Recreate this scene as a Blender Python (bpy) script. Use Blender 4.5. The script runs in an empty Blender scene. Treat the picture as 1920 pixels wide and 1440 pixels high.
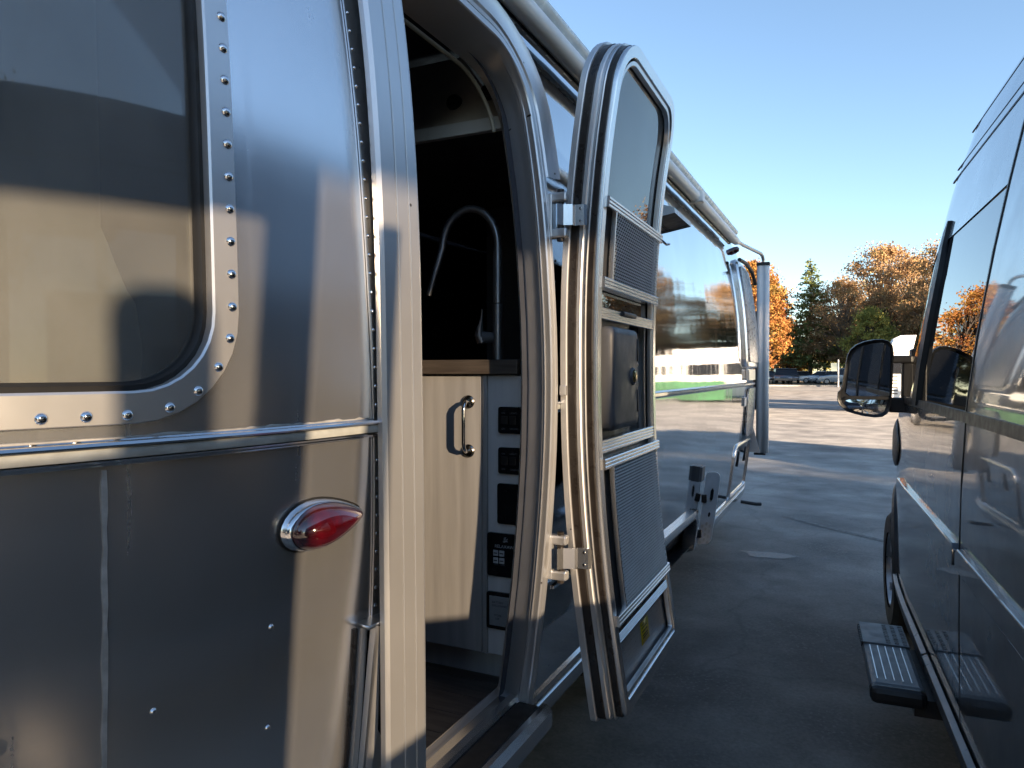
import bpy, bmesh, math, random
from mathutils import Vector, Matrix, noise

# ------------------------------------------------------------------ camera, sky, sun, exposure
scene = bpy.context.scene
C = scene.collection
R = math.radians
cam_d = bpy.data.cameras.new('camera')
cam_d.lens = 25.22; cam_d.sensor_width = 36.0; cam_d.clip_start = 0.02; cam_d.clip_end = 3000
cam = bpy.data.objects.new('camera', cam_d); C.objects.link(cam)
cam.location = (0, 0, 1.5)
cam.rotation_euler = (R(90 - 0.98), 0, R(25.5))
scene.camera = cam

SUN_EL = 11.5
SUN_AZ = 116.0            # clockwise from +Y: behind the camera to the right
world = bpy.data.worlds.new('World'); scene.world = world; world.use_nodes = True
wn = world.node_tree.nodes; wl = world.node_tree.links; wn.clear()
sky_n = wn.new('ShaderNodeTexSky'); sky_n.sky_type = 'NISHITA'; sky_n.sun_disc = False
sky_n.sun_elevation = R(SUN_EL); sky_n.sun_rotation = R(SUN_AZ)
sky_n.altitude = 50; sky_n.air_density = 0.85; sky_n.dust_density = 0.25; sky_n.ozone_density = 1.5
bg_n = wn.new('ShaderNodeBackground'); bg_n.inputs['Strength'].default_value = 0.0515
out_n = wn.new('ShaderNodeOutputWorld')
wl.new(sky_n.outputs[0], bg_n.inputs[0]); wl.new(bg_n.outputs[0], out_n.inputs[0])

sun_d = bpy.data.lights.new('sun', 'SUN'); sun_d.energy = 5.0; sun_d.angle = R(1.0); sun_d.color = (1.0, 0.76, 0.53)
sun = bpy.data.objects.new('sun', sun_d); C.objects.link(sun)
_sd = Vector((math.sin(R(SUN_AZ)) * math.cos(R(SUN_EL)), math.cos(R(SUN_AZ)) * math.cos(R(SUN_EL)), math.sin(R(SUN_EL))))
sun.rotation_euler = (-_sd).to_track_quat('-Z', 'Y').to_euler(); sun.location = _sd * 60
vs = scene.view_settings
vs.view_transform = 'Standard'; vs.look = 'None'; vs.gamma = 1.0; vs.use_curve_mapping = False; vs.exposure = 2.82
scene.cycles.max_bounces = 8; scene.cycles.glossy_bounces = 5; scene.cycles.transparent_max_bounces = 16
scene.cycles.caustics_reflective = False; scene.cycles.caustics_refractive = False
scene.cycles.sample_clamp_indirect = 6.0
scene.cycles.use_denoising = True

# ------------------------------------------------------------------ helpers
def lerp(a, b, t): return a + (b - a) * t
def interp(v, xs, ys):
    if v <= xs[0]: return ys[0]
    for i in range(len(xs) - 1):
        if v <= xs[i + 1]:
            return lerp(ys[i], ys[i + 1], (v - xs[i]) / (xs[i + 1] - xs[i]))
    return ys[-1]
def smooth_interp(v, xs, ys):          # Catmull-Rom through the table
    if v <= xs[0]: return ys[0]
    if v >= xs[-1]: return ys[-1]
    for i in range(len(xs) - 1):
        if v <= xs[i + 1]:
            h = xs[i + 1] - xs[i]; t = (v - xs[i]) / h
            m0 = (ys[i + 1] - ys[i - 1]) / (xs[i + 1] - xs[i - 1]) if i > 0 else (ys[1] - ys[0]) / h
            m1 = (ys[i + 2] - ys[i]) / (xs[i + 2] - xs[i]) if i + 2 < len(xs) else (ys[i + 1] - ys[i]) / h
            t2, t3 = t * t, t * t * t
            return (2*t3 - 3*t2 + 1) * ys[i] + (t3 - 2*t2 + t) * h * m0 + (-2*t3 + 3*t2) * ys[i + 1] + (t3 - t2) * h * m1
def spread(a, b, n): return [lerp(a, b, i / n) for i in range(n + 1)]
def at_px(px, d):                       # ground position at depth d in the direction of a picture column
    th = R(25.5); r = (px - 960) / 1345 * d
    return (-d * math.sin(th) + r * math.cos(th), d * math.cos(th) + r * math.sin(th))

class MB:
    """collects faces, then links them as one mesh object"""
    def __init__(s): s.v = []; s.f = []; s.m = []; s.mi = 0; s.sm = []
    def add(s, vs, fs, smooth=False):
        o = len(s.v); s.v += [tuple(p) for p in vs]
        for f in fs: s.f.append(tuple(o + i for i in f)); s.m.append(s.mi); s.sm.append(smooth)
    def box(s, c, d, rot=None, bev=0.0):
        x, y, z = d[0] / 2, d[1] / 2, d[2] / 2
        if bev <= 0:
            P = [(-x,-y,-z),(x,-y,-z),(x,y,-z),(-x,y,-z),(-x,-y,z),(x,-y,z),(x,y,z),(-x,y,z)]
            F = [(0,3,2,1),(4,5,6,7),(0,1,5,4),(1,2,6,5),(2,3,7,6),(3,0,4,7)]
            sm = False
        else:
            bm = bmesh.new(); bmesh.ops.create_cube(bm, size=1)
            for v in bm.verts: v.co = (v.co.x * d[0], v.co.y * d[1], v.co.z * d[2])
            bmesh.ops.bevel(bm, geom=bm.edges[:], offset=min(bev, min(d) * .45), segments=2, affect='EDGES', profile=.5)
            bm.verts.index_update(); P = [tuple(v.co) for v in bm.verts]; F = [tuple(v.index for v in f.verts) for f in bm.faces]; bm.free(); sm = False
        M = rot.to_matrix() if hasattr(rot, 'to_matrix') else rot
        c = Vector(c)
        P = [(M @ Vector(p) + c) if M is not None else Vector(p) + c for p in P]
        s.add(P, F, sm); return s
    def tube(s, path, r, n=10, cap=True):
        path = [Vector(p) for p in path]; rr = r if isinstance(r, (list, tuple)) else [r] * len(path)
        rings = []; up = Vector((0, 0, 1))
        t0 = (path[1] - path[0]).normalized()
        if abs(t0.dot(up)) > .95: up = Vector((1, 0, 0))
        a = t0.cross(up).normalized()
        for i, p in enumerate(path):
            if i == 0: t = path[1] - path[0]
            elif i == len(path) - 1: t = path[-1] - path[-2]
            else: t = (path[i + 1] - path[i]).normalized() + (path[i] - path[i - 1]).normalized()
            t.normalize(); a = (a - t * a.dot(t)).normalized(); b = t.cross(a)
            rings.append([p + (a * math.cos(2*math.pi*j/n) + b * math.sin(2*math.pi*j/n)) * rr[i] for j in range(n)])
        V = [p for rg in rings for p in rg]; F = []
        for i in range(len(path) - 1):
            for j in range(n):
                F.append((i*n + j, i*n + (j+1) % n, (i+1)*n + (j+1) % n, (i+1)*n + j))
        s.add(V, F, True)
        if cap: s.add(rings[0], [tuple(range(n))[::-1]]); s.add(rings[-1], [tuple(range(n))])
        return s
    def grid(s, pts, smooth=True, flip=False, skip=None):
        nr, nc = len(pts), len(pts[0]); F = []
        for i in range(nr - 1):
            for j in range(nc - 1):
                if skip and skip(i, j): continue
                q = (i*nc + j, i*nc + j + 1, (i+1)*nc + j + 1, (i+1)*nc + j)
                F.append(q[::-1] if flip else q)
        s.add([p for r in pts for p in r], F, smooth); return s
    def slab(s, rows, fn, t0, t1, ny=1, smooth=True):
        """rows (z, y0, y1); fn(y, z, t) -> point; a panel with front, back and rim"""
        for t, fl in ((t1, False), (t0, True)):
            s.grid([[fn(lerp(a, b, i / ny), z, t) for i in range(ny + 1)] for z, a, b in rows], smooth, fl)
        L0 = [[fn(a, z, t0), fn(a, z, t1)] for z, a, b in rows]; s.grid(L0, smooth)
        R0 = [[fn(b, z, t1), fn(b, z, t0)] for z, a, b in rows]; s.grid(R0, smooth)
        for (z, a, b), fl in ((rows[0], True), (rows[-1], False)):
            s.grid([[fn(lerp(a, b, i / ny), z, t1) for i in range(ny + 1)], [fn(lerp(a, b, i / ny), z, t0) for i in range(ny + 1)]], False, fl)
        return s
    def ring(s, lo, li, fn, prof, smooth=True):
        """closed band between outline lo and outline li; prof = [(w, t)...] w 0 outer 1 inner"""
        n = len(lo); rows = []
        for w, t in prof:
            rows.append([fn(lerp(a[0], b[0], w), lerp(a[1], b[1], w), t) for a, b in zip(lo, li)])
        for r0, r1 in zip(rows[:-1], rows[1:]):
            r0 = r0 + [r0[0]]; r1 = r1 + [r1[0]]
            s.add(r0 + r1, [(i, i + 1, n + 1 + i + 1, n + 1 + i) for i in range(n)], smooth)
        return s
    def lathe(s, prof, c, axis=(0, 0, 1), n=16):
        ax = Vector(axis).normalized(); a = ax.orthogonal().normalized(); b = ax.cross(a); c = Vector(c)
        V = []; F = []
        for r, h in prof:
            for j in range(n):
                an = 2 * math.pi * j / n; V.append(c + ax * h + (a * math.cos(an) + b * math.sin(an)) * r)
        for i in range(len(prof) - 1):
            for j in range(n): F.append((i*n + j, i*n + (j+1) % n, (i+1)*n + (j+1) % n, (i+1)*n + j))
        s.add(V, F, True); return s
    def build(s, name, mat, parent=None, sharp=40, bevel=0):
        me = bpy.data.meshes.new(name); me.from_pydata(s.v, [], s.f)
        mats = mat if isinstance(mat, (list, tuple)) else [mat]
        for m in mats: me.materials.append(m)
        me.polygons.foreach_set('material_index', s.m); me.polygons.foreach_set('use_smooth', s.sm); me.update()
        bm = bmesh.new(); bm.from_mesh(me); bmesh.ops.remove_doubles(bm, verts=bm.verts, dist=1e-5)
        bmesh.ops.recalc_face_normals(bm, faces=bm.faces) if len(bm.faces) < 60000 else None
        for e in bm.edges:
            if len(e.link_faces) == 2 and e.calc_face_angle(0) > R(sharp): e.smooth = False
        bm.to_mesh(me); bm.free()
        o = bpy.data.objects.new(name, me); C.objects.link(o)
        if bevel:
            mod = o.modifiers.new('edge', 'BEVEL'); mod.width = bevel; mod.segments = 2; mod.limit_method = 'ANGLE'; mod.angle_limit = R(40)
        if parent is not None: put_under(o, parent)
        return o

LOCAL = set()                            # roots whose parts are modelled in the root's own frame
def put_under(o, parent):
    o.parent = parent
    if parent.type == 'EMPTY' and parent.name not in LOCAL:
        o.location = -Vector(parent.location)
def thing(name, label, cat, loc=(0, 0, 0), rz=0, group=None, local=False):
    o = bpy.data.objects.new(name, None); C.objects.link(o); o.location = loc; o.rotation_euler = (0, 0, rz)
    o.empty_display_size = .2; o['label'] = label; o['category'] = cat
    if group: o['group'] = group
    if local: LOCAL.add(o.name)
    return o
def tag(o, label, cat, group=None):
    o['label'] = label; o['category'] = cat
    if group: o['group'] = group
    return o
def structure(o): o['kind'] = 'structure'; return o
def copy_tree(o, parent=None):
    c = o.copy(); C.objects.link(c); c.parent = parent
    for ch in list(o.children): copy_tree(ch, c)
    return c
def outline(y0, y1, z0, z1, r, n=6, nz=14, ny=6):
    """closed rounded rectangle, r = radii (bottom near, bottom far, top far, top near); same count for any size"""
    rb0, rb1, rt1, rt0 = r; P = []
    def arc(cy, cz, rad, a0):
        for i in range(n + 1):
            a = R(a0 + 90 * i / n); P.append((cy + rad * math.cos(a), cz + rad * math.sin(a)))
    def line(a, b, m):
        for i in range(1, m): P.append((lerp(a[0], b[0], i / m), lerp(a[1], b[1], i / m)))
    arc(y1 - rb1, z0 + rb1, rb1, -90); line((y1, z0 + rb1), (y1, z1 - rt1), nz)
    arc(y1 - rt1, z1 - rt1, rt1, 0); line((y1 - rt1, z1), (y0 + rt0, z1), ny)
    arc(y0 + rt0, z1 - rt0, rt0, 90); line((y0, z1 - rt0), (y0, z0 + rb0), nz)
    arc(y0 + rb0, z0 + rb0, rb0, 180); line((y0 + rb0, z0), (y1 - rb1, z0), ny)
    return P
def rrows(y0, y1, z0, z1, rt0=0, rt1=0, rb0=0, rb1=0, nz=12, n=6):
    """rows for slab() of a panel with rounded corners"""
    zs = set(spread(z0, z1, nz))
    for rad, top in ((rt0, 1), (rt1, 1), (rb0, 0), (rb1, 0)):
        if rad > 0:
            for i in range(n + 1):
                h = rad * (1 - math.cos(R(90 * i / n))); zs.add(z1 - h if top else z0 + h)
    out = []
    for z in sorted(zs):
        if out and z - out[-1][0] < 1e-5: continue
        def ins(rt, rb):
            a = 0
            if rt > 0 and z > z1 - rt: a = max(a, rt - math.sqrt(max(0, rt*rt - (z - z1 + rt) ** 2)))
            if rb > 0 and z < z0 + rb: a = max(a, rb - math.sqrt(max(0, rb*rb - (z0 + rb - z) ** 2)))
            return a
        out.append((z, y0 + ins(rt0, rb0), y1 - ins(rt1, rb1)))
    return out

# ------------------------------------------------------------------ materials
def new_mat(name):
    m = bpy.data.materials.new(name); m.use_nodes = True
    nt = m.node_tree; return m, nt, nt.nodes, nt.links, nt.nodes['Principled BSDF']
def coords(N, L, scale=(1, 1, 1), kind='Object'):
    tc = N.new('ShaderNodeTexCoord'); mp = N.new('ShaderNodeMapping'); mp.inputs['Scale'].default_value = scale
    L.new(tc.outputs[kind], mp.inputs[0]); return mp
def noise_n(N, L, src, scale, detail=4, rough=.55):
    n = N.new('ShaderNodeTexNoise'); n.inputs['Scale'].default_value = scale; n.inputs['Detail'].default_value = detail
    n.inputs['Roughness'].default_value = rough; L.new(src.outputs[0], n.inputs['Vector']); return n
def ramp(N, L, src, stops):
    r = N.new('ShaderNodeValToRGB'); cr = r.color_ramp
    while len(cr.elements) < len(stops): cr.elements.new(.5)
    for e, (p, c) in zip(cr.elements, stops): e.position = p; e.color = (*c, 1) if len(c) == 3 else c
    L.new(src, r.inputs[0]); return r
def bump(N, L, src, strength, dist, b, prev=None):
    n = N.new('ShaderNodeBump'); n.inputs['Strength'].default_value = strength; n.inputs['Distance'].default_value = dist
    L.new(src, n.inputs['Height'])
    if prev: L.new(prev.outputs[0], n.inputs['Normal'])
    L.new(n.outputs[0], b.inputs['Normal']); return n
def simple(name, col, rough=.5, metal=0.0, coat=0, spec=None, var=.12, vscale=9, bumpy=0, stretch=(1, 1, 1), rvar=.1):
    m, nt, N, L, b = new_mat(name)
    mp = coords(N, L, stretch); n = noise_n(N, L, mp, vscale)
    c0 = tuple(c * (1 - var) for c in col); c1 = tuple(min(1, c * (1 + var)) for c in col)
    rp = ramp(N, L, n.outputs[0], [(.3, c0), (.7, c1)]); L.new(rp.outputs[0], b.inputs['Base Color'])
    n2 = noise_n(N, L, mp, vscale * 2.7, 5)
    r2 = ramp(N, L, n2.outputs[0], [(.3, (max(.01, rough - rvar),) * 3), (.7, (min(1, rough + rvar),) * 3)])
    L.new(r2.outputs[0], b.inputs['Roughness'])
    b.inputs['Metallic'].default_value = metal; b.inputs['Coat Weight'].default_value = coat; b.inputs['Coat Roughness'].default_value = .03; b.inputs['Coat IOR'].default_value = 1.8
    if bumpy:
        n3 = noise_n(N, L, mp, vscale * 12, 3); bump(N, L, n3.outputs[0], bumpy, .002, b)
    return m
def alu_sheet(name, col, rough, metal=1.0, wob=.012, wscale=1.6, haze=.06, stretch=(1, 1, .55), brush=.035):
    """aluminium sheet: broad oil-canning waves, hazy patches, fine horizontal brushing and a few dirt specks"""
    m, nt, N, L, b = new_mat(name)
    mp = coords(N, L); ms = coords(N, L, stretch); mb = coords(N, L, (4, 4, 260))
    big = noise_n(N, L, mp, 3.2, 5); rp = ramp(N, L, big.outputs[0], [(.3, tuple(c * .9 for c in col)), (.72, col)])
    sp = N.new('ShaderNodeTexVoronoi'); sp.inputs['Scale'].default_value = 9; L.new(mp.outputs[0], sp.inputs['Vector'])
    spk = ramp(N, L, sp.outputs['Distance'], [(.0, (1, 1, 1)), (.022, (1, 1, 1)), (.035, (0, 0, 0))])
    mx = N.new('ShaderNodeMix'); mx.data_type = 'RGBA'; mx.inputs['B'].default_value = (.1, .09, .08, 1)
    L.new(spk.outputs[0], mx.inputs['Factor']); L.new(rp.outputs[0], mx.inputs['A']); L.new(mx.outputs['Result'], b.inputs['Base Color'])
    rn = noise_n(N, L, mb if brush else mp, 1.0 if brush else 30, 3)
    add = N.new('ShaderNodeMath'); add.operation = 'MULTIPLY_ADD'; add.inputs[1].default_value = haze; add.inputs[2].default_value = rough - haze * .5
    L.new(rn.outputs[0], add.inputs[0])
    add2 = N.new('ShaderNodeMath'); add2.operation = 'MULTIPLY_ADD'; add2.inputs[1].default_value = haze * 1.6
    L.new(big.outputs[0], add2.inputs[0]); L.new(add.outputs[0], add2.inputs[2]); L.new(add2.outputs[0], b.inputs['Roughness'])
    b.inputs['Metallic'].default_value = metal
    if brush:                                   # water streaks and small pressed dents
        mv = coords(N, L, (26, 26, 1.1)); stn = noise_n(N, L, mv, 1.0, 4, .6)
        str_ = ramp(N, L, stn.outputs[0], [(.56, (0, 0, 0)), (.75, (.09, .09, .09))])
        ad = N.new('ShaderNodeMath'); ad.operation = 'ADD'; L.new(add2.outputs[0], ad.inputs[0]); L.new(str_.outputs[0], ad.inputs[1]); L.new(ad.outputs[0], b.inputs['Roughness'])
    wv = noise_n(N, L, ms, wscale, 2, .4)
    n1 = bump(N, L, wv.outputs[0], 1.0, wob, b)
    if brush:
        dn = N.new('ShaderNodeTexVoronoi'); dn.inputs['Scale'].default_value = 4.2; dn.inputs['Randomness'].default_value = 1; L.new(mp.outputs[0], dn.inputs['Vector'])
        dr = ramp(N, L, dn.outputs['Distance'], [(.0, (0, 0, 0)), (.05, (1, 1, 1))]); n1 = bump(N, L, dr.outputs[0], .35, .0012, b, n1)
    br = noise_n(N, L, mb, 3.0, 2); bump(N, L, br.outputs[0], brush, .0006, b, n1) if brush else None
    return m
def thin_glass(name, tint, rough=0.0, dirt=.0, ior=1.6):
    m, nt, N, L, b = new_mat(name); N.remove(b)
    out = [n for n in N if n.type == 'OUTPUT_MATERIAL'][0]
    tr = N.new('ShaderNodeBsdfTransparent'); tr.inputs[0].default_value = (*tint, 1)
    gl = N.new('ShaderNodeBsdfGlossy'); gl.inputs['Roughness'].default_value = rough
    fr = N.new('ShaderNodeFresnel'); fr.inputs[0].default_value = ior
    mp = coords(N, L, (1, 1, .6)); wv = noise_n(N, L, mp, 1.3, 2, .4)
    bp = N.new('ShaderNodeBump'); bp.inputs['Strength'].default_value = 1; bp.inputs['Distance'].default_value = .0016
    L.new(wv.outputs[0], bp.inputs['Height']); L.new(bp.outputs[0], gl.inputs['Normal'])
    f1 = N.new('ShaderNodeMath'); f1.operation = 'ADD'; f1.inputs[1].default_value = 1; L.new(fr.outputs[0], f1.inputs[0])
    f2 = N.new('ShaderNodeMath'); f2.operation = 'DIVIDE'; L.new(fr.outputs[0], f2.inputs[0]); L.new(f1.outputs[0], f2.inputs[1])
    f3 = N.new('ShaderNodeMath'); f3.operation = 'MULTIPLY'; f3.inputs[1].default_value = 2; L.new(f2.outputs[0], f3.inputs[0])   # two faces of the pane
    mx = N.new('ShaderNodeMixShader'); L.new(f3.outputs[0], mx.inputs[0]); L.new(tr.outputs[0], mx.inputs[1]); L.new(gl.outputs[0], mx.inputs[2])
    last = mx
    if dirt > 0:
        df = N.new('ShaderNodeBsdfDiffuse'); df.inputs[0].default_value = (.45, .44, .41, 1)
        dn = noise_n(N, L, mp, 3.5, 6); rp = ramp(N, L, dn.outputs[0], [(.35, (dirt * .4,) * 3), (.75, (dirt,) * 3)])
        m2 = N.new('ShaderNodeMixShader'); L.new(rp.outputs[0], m2.inputs[0]); L.new(mx.outputs[0], m2.inputs[1]); L.new(df.outputs[0], m2.inputs[2]); last = m2
    L.new(last.outputs[0], out.inputs[0]); return m
def wood(name, c0, c1, stretch, scale=6, rough=.5):
    m, nt, N, L, b = new_mat(name); mp = coords(N, L, stretch)
    n = noise_n(N, L, mp, scale, 6, .6); w = N.new('ShaderNodeTexWave'); w.inputs['Scale'].default_value = scale * .45
    w.inputs['Distortion'].default_value = 9; w.inputs['Detail'].default_value = 3; L.new(mp.outputs[0], w.inputs['Vector'])
    mm = N.new('ShaderNodeMath'); mm.operation = 'MULTIPLY_ADD'; mm.inputs[1].default_value = .14; L.new(w.outputs['Fac'], mm.inputs[0]); L.new(n.outputs[0], mm.inputs[2])
    rp = ramp(N, L, mm.outputs[0], [(.40, c0), (.58, tuple((a + b2) / 2 for a, b2 in zip(c0, c1))), (.78, c1)])
    L.new(rp.outputs[0], b.inputs['Base Color']); b.inputs['Roughness'].default_value = rough; return m
def emit(name, col, k):
    m, nt, N, L, b = new_mat(name); b.inputs['Base Color'].default_value = (*col, 1)
    b.inputs['Emission Color'].default_value = (*col, 1); b.inputs['Emission Strength'].default_value = k
    n = noise_n(N, L, coords(N, L), 14); rp = ramp(N, L, n.outputs[0], [(.2, tuple(c * .92 for c in col)), (.8, col)]); L.new(rp.outputs[0], b.inputs['Emission Color']); return m

M = {}
M['alu_rear'] = alu_sheet('rear_aluminium', (.92, .92, .93), .17, .87, .005, 1.1, .05)
M['alu_side'] = alu_sheet('side_aluminium', (.86, .865, .87), .02, 1.0, .0035, 2.1, .012)
M['alu_frame'] = alu_sheet('frame_aluminium', (.80, .79, .78), .30, .70, .001, 3, .06, brush=0)
M['alu_bright'] = alu_sheet('bright_aluminium', (.84, .84, .84), .20, .94, .0004, 4, .05, brush=0)
M['alu_trim'] = alu_sheet('trim_aluminium', (.74, .74, .74), .26, .92, .0004, 5, .06, brush=0)
M['chrome'] = simple('chrome', (.78, .78, .79), .12, 1.0, rvar=.06)
M['rubber'] = simple('black_rubber', (.018, .017, .016), .55, var=.3)
M['seal'] = simple('dark_seal', (.035, .028, .024), .32, var=.3)
M['plastic_dark'] = simple('dark_grey_plastic', (.13, .132, .138), .48, var=.08, bumpy=.15)
M['plastic_black'] = simple('black_plastic', (.015, .015, .016), .42, var=.2)
M['panel_black'] = simple('black_gloss_panel', (.012, .012, .014), .2, var=.2)
M['white_paint'] = simple('white_paint', (.74, .74, .72), .35, var=.06, vscale=4)
M['awning_white'] = simple('awning_white', (.88, .88, .87), .38, var=.07, vscale=5)
M['vinyl_white'] = simple('white_vinyl_insert', (.52, .53, .50), .42, var=.2, vscale=22)
M['red_lens'] = simple('red_lens', (.07, .002, .005), .1, coat=1.0, var=.35, vscale=60)
M['brass'] = simple('brass', (.55, .42, .18), .3, .9)
M['sticker'] = simple('yellow_sticker', (.72, .58, .03), .5, var=.1)
M['ink'] = simple('sticker_ink', (.04, .035, .01), .6)
M['sealant'] = simple('grey_sealant', (.50, .48, .45), .7, var=.25, vscale=40)
M['smoke_glass'] = thin_glass('smoked_window_glass', (.74, .76, .74), .03, .42)
M['door_glass'] = thin_glass('door_window_glass', (.55, .54, .53), .0, .30)
M['van_glass'] = thin_glass('van_glass', (.60, .61, .60), .0, 0, 1.6)
M['van_glass_dark'] = thin_glass('privacy_glass', (.43, .43, .42), .0, 0, 1.6)
M['blind'] = simple('pleated_blind', (.44, .46, .44), .8, var=.25, vscale=5, stretch=(1, 1, .5))
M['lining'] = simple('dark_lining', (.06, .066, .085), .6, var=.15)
M['cab_wood'] = wood('pale_ash_laminate', (.50, .49, .48), (.31, .30, .295), (4.5, 4.5, .35), 3.0)
M['cab_grey'] = wood('grey_ash_laminate', (.80, .80, .80), (.66, .66, .67), (4, 4, .35), 3.0)
M['counter'] = wood('brown_laminate_edge', (.13, .105, .085), (.065, .052, .043), (1.5, 9, 30), 3.0)
M['floor_wood'] = wood('dark_plank_floor', (.15, .12, .10), (.06, .048, .042), (1.2, 16, 8), 2.2)
M['van_paint'] = simple('grey_van_paint', (.075, .08, .088), .34, .5, coat=1.0, var=.06, vscale=2, rvar=.07)
M['mirror'] = simple('mirror_glass', (.86, .87, .88), .02, 1.0, rvar=.008, var=.03)
M['step_grey'] = simple('grey_step_plastic', (.20, .21, .22), .45, var=.12, bumpy=.2)
M['tyre'] = simple('tyre_rubber', (.02, .02, .02), .75, var=.25, bumpy=.3)
M['rim'] = simple('wheel_metal', (.45, .45, .46), .35, .9)
M['headlight'] = simple('dark_headlight_lens', (.008, .008, .009), .5)

# ------------------------------------------------------------------ ground
def asphalt(name='asphalt', k=1.0):
    m, nt, N, L, b = new_mat(name); mp = coords(N, L)
    fine = noise_n(N, L, mp, 55, 6, .7); mid = noise_n(N, L, mp, 1.3, 5); big = noise_n(N, L, mp, .07, 4)
    st = N.new('ShaderNodeTexVoronoi'); st.inputs['Scale'].default_value = 95; L.new(mp.outputs[0], st.inputs['Vector'])
    a = N.new('ShaderNodeMath'); a.operation = 'MULTIPLY_ADD'; a.inputs[1].default_value = .5; L.new(fine.outputs[0], a.inputs[0]); L.new(mid.outputs[0], a.inputs[2])
    rp = ramp(N, L, a.outputs[0], [(.45, (.05 * k, .049 * k, .047 * k)), (.72, (.10 * k, .097 * k, .09 * k)), (.95, (.16 * k, .154 * k, .14 * k))])
    bl = ramp(N, L, big.outputs[0], [(.35, (.85, .85, .87)), (.7, (1.25, 1.22, 1.18))])
    mx = N.new('ShaderNodeMix'); mx.data_type = 'RGBA'; mx.blend_type = 'MULTIPLY'; mx.inputs['Factor'].default_value = 1
    L.new(rp.outputs[0], mx.inputs['A']); L.new(bl.outputs[0], mx.inputs['B'])
    sc = N.new('ShaderNodeSeparateColor'); L.new(st.outputs['Color'], sc.inputs[0])
    sr = ramp(N, L, sc.outputs[0], [(.86, (0, 0, 0)), (.93, (1, 1, 1))])
    m2 = N.new('ShaderNodeMix'); m2.data_type = 'RGBA'; m2.inputs['B'].default_value = (.24, .23, .22, 1)
    L.new(sr.outputs[0], m2.inputs['Factor']); L.new(mx.outputs['Result'], m2.inputs['A']); L.new(m2.outputs['Result'], b.inputs['Base Color'])
    # hairline cracks and dark stains
    cn = noise_n(N, L, mp, 1.1, 3); va = N.new('ShaderNodeVectorMath'); va.operation = 'MULTIPLY_ADD'; va.inputs[1].default_value = (.9, .9, 0); L.new(cn.outputs['Color'], va.inputs[0]); L.new(mp.outputs[0], va.inputs[2])
    cv = N.new('ShaderNodeTexVoronoi'); cv.feature = 'DISTANCE_TO_EDGE'; cv.inputs['Scale'].default_value = .42; L.new(va.outputs[0], cv.inputs['Vector'])
    cr = ramp(N, L, cv.outputs['Distance'], [(.0, (.86, .86, .86)), (.004, (.9, .9, .9)), (.008, (1, 1, 1))])
    sn_ = noise_n(N, L, mp, .55, 6, .65); sr2 = ramp(N, L, sn_.outputs[0], [(.33, (.62, .62, .63)), (.5, (1, 1, 1))])
    for src in (cr, sr2):
        mk = N.new('ShaderNodeMix'); mk.data_type = 'RGBA'; mk.blend_type = 'MULTIPLY'; mk.inputs['Factor'].default_value = 1
        L.new(m2.outputs['Result'], mk.inputs['A']); L.new(src.outputs[0], mk.inputs['B']); L.new(mk.outputs['Result'], b.inputs['Base Color']); m2 = mk
    b.inputs['Roughness'].default_value = .78; b.inputs['Specular IOR Level'].default_value = .35
    bump(N, L, a.outputs[0], .55, .012, b); return m
M['asphalt'] = asphalt('worn_asphalt', 2.5); M['asphalt_new'] = asphalt('dark_asphalt', 2.2)  # lit and shaded tones of one asphalt, light put into the base colour
M['puddle'] = simple('wet_asphalt', (.04, .04, .042), .42, var=.3, rvar=.08, vscale=30)
M['line_worn'] = simple('worn_seam_sealer', (.17, .165, .155), .8, var=.4, vscale=20)
M['kerb'] = simple('concrete_kerb', (.34, .33, .31), .85, var=.2, vscale=3)
M['soil'] = simple('leaf_litter', (.13, .10, .055), .95, var=.5, vscale=1.2)
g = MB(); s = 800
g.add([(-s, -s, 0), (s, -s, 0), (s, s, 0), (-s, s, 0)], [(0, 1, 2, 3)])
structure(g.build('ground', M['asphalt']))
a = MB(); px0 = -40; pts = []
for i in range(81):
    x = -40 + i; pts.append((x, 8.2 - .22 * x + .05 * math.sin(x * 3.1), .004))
a.add(pts + [(40, -60, .004), (-40, -60, .004)], [tuple(range(83))[::-1]]); structure(a.build('parking_lane', M['asphalt_new']))  # near sheet in the darker tone, painted where the lane lies in shade
# planted verge with a kerb at the far side of the lot
def verge(name, x0, x1, y0, y1):
    v = MB(); v.add([(x0, y0, .13), (x1, y0, .13), (x1, y1, .13), (x0, y1, .13)], [(0, 1, 2, 3)])
    o = structure(v.build(name, M['soil']))
    k = MB(); x = x0
    while x < x1 - .1:
        k.box((x + 1.49, y0 - .1, .075), (2.97, .22, .15), bev=.02); x += 3.0
    k.build('kerb', M['kerb'], o)
    return o
verge('verge', -60, 48, 78, 260)
p = MB(); cx, cy = -.62, 6.15; n = 40
random.seed(5)
ring = [(cx + (.19 + .03 * math.sin(3 * a) + .02 * math.sin(7 * a)) * math.cos(a), cy + (.13 + .03 * math.sin(2 * a + 1) + .015 * math.sin(9 * a)) * math.sin(a), .008) for a in [2 * math.pi * i / n for i in range(n)]]
p.add(ring, [tuple(range(n))]); structure(p.build('puddle', M['puddle']))
p = MB(); path = [at_px(1470, 7.4), at_px(1530, 7.0), at_px(1580, 6.7), at_px(1660, 6.3)]
p.add([(x, y - .04, .008) for x, y in path] + [(x, y + .05, .008) for x, y in path], [(i, i + 1, 5 + i, 4 + i) for i in range(3)])
structure(p.build('asphalt_seam', M['line_worn']))

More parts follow.
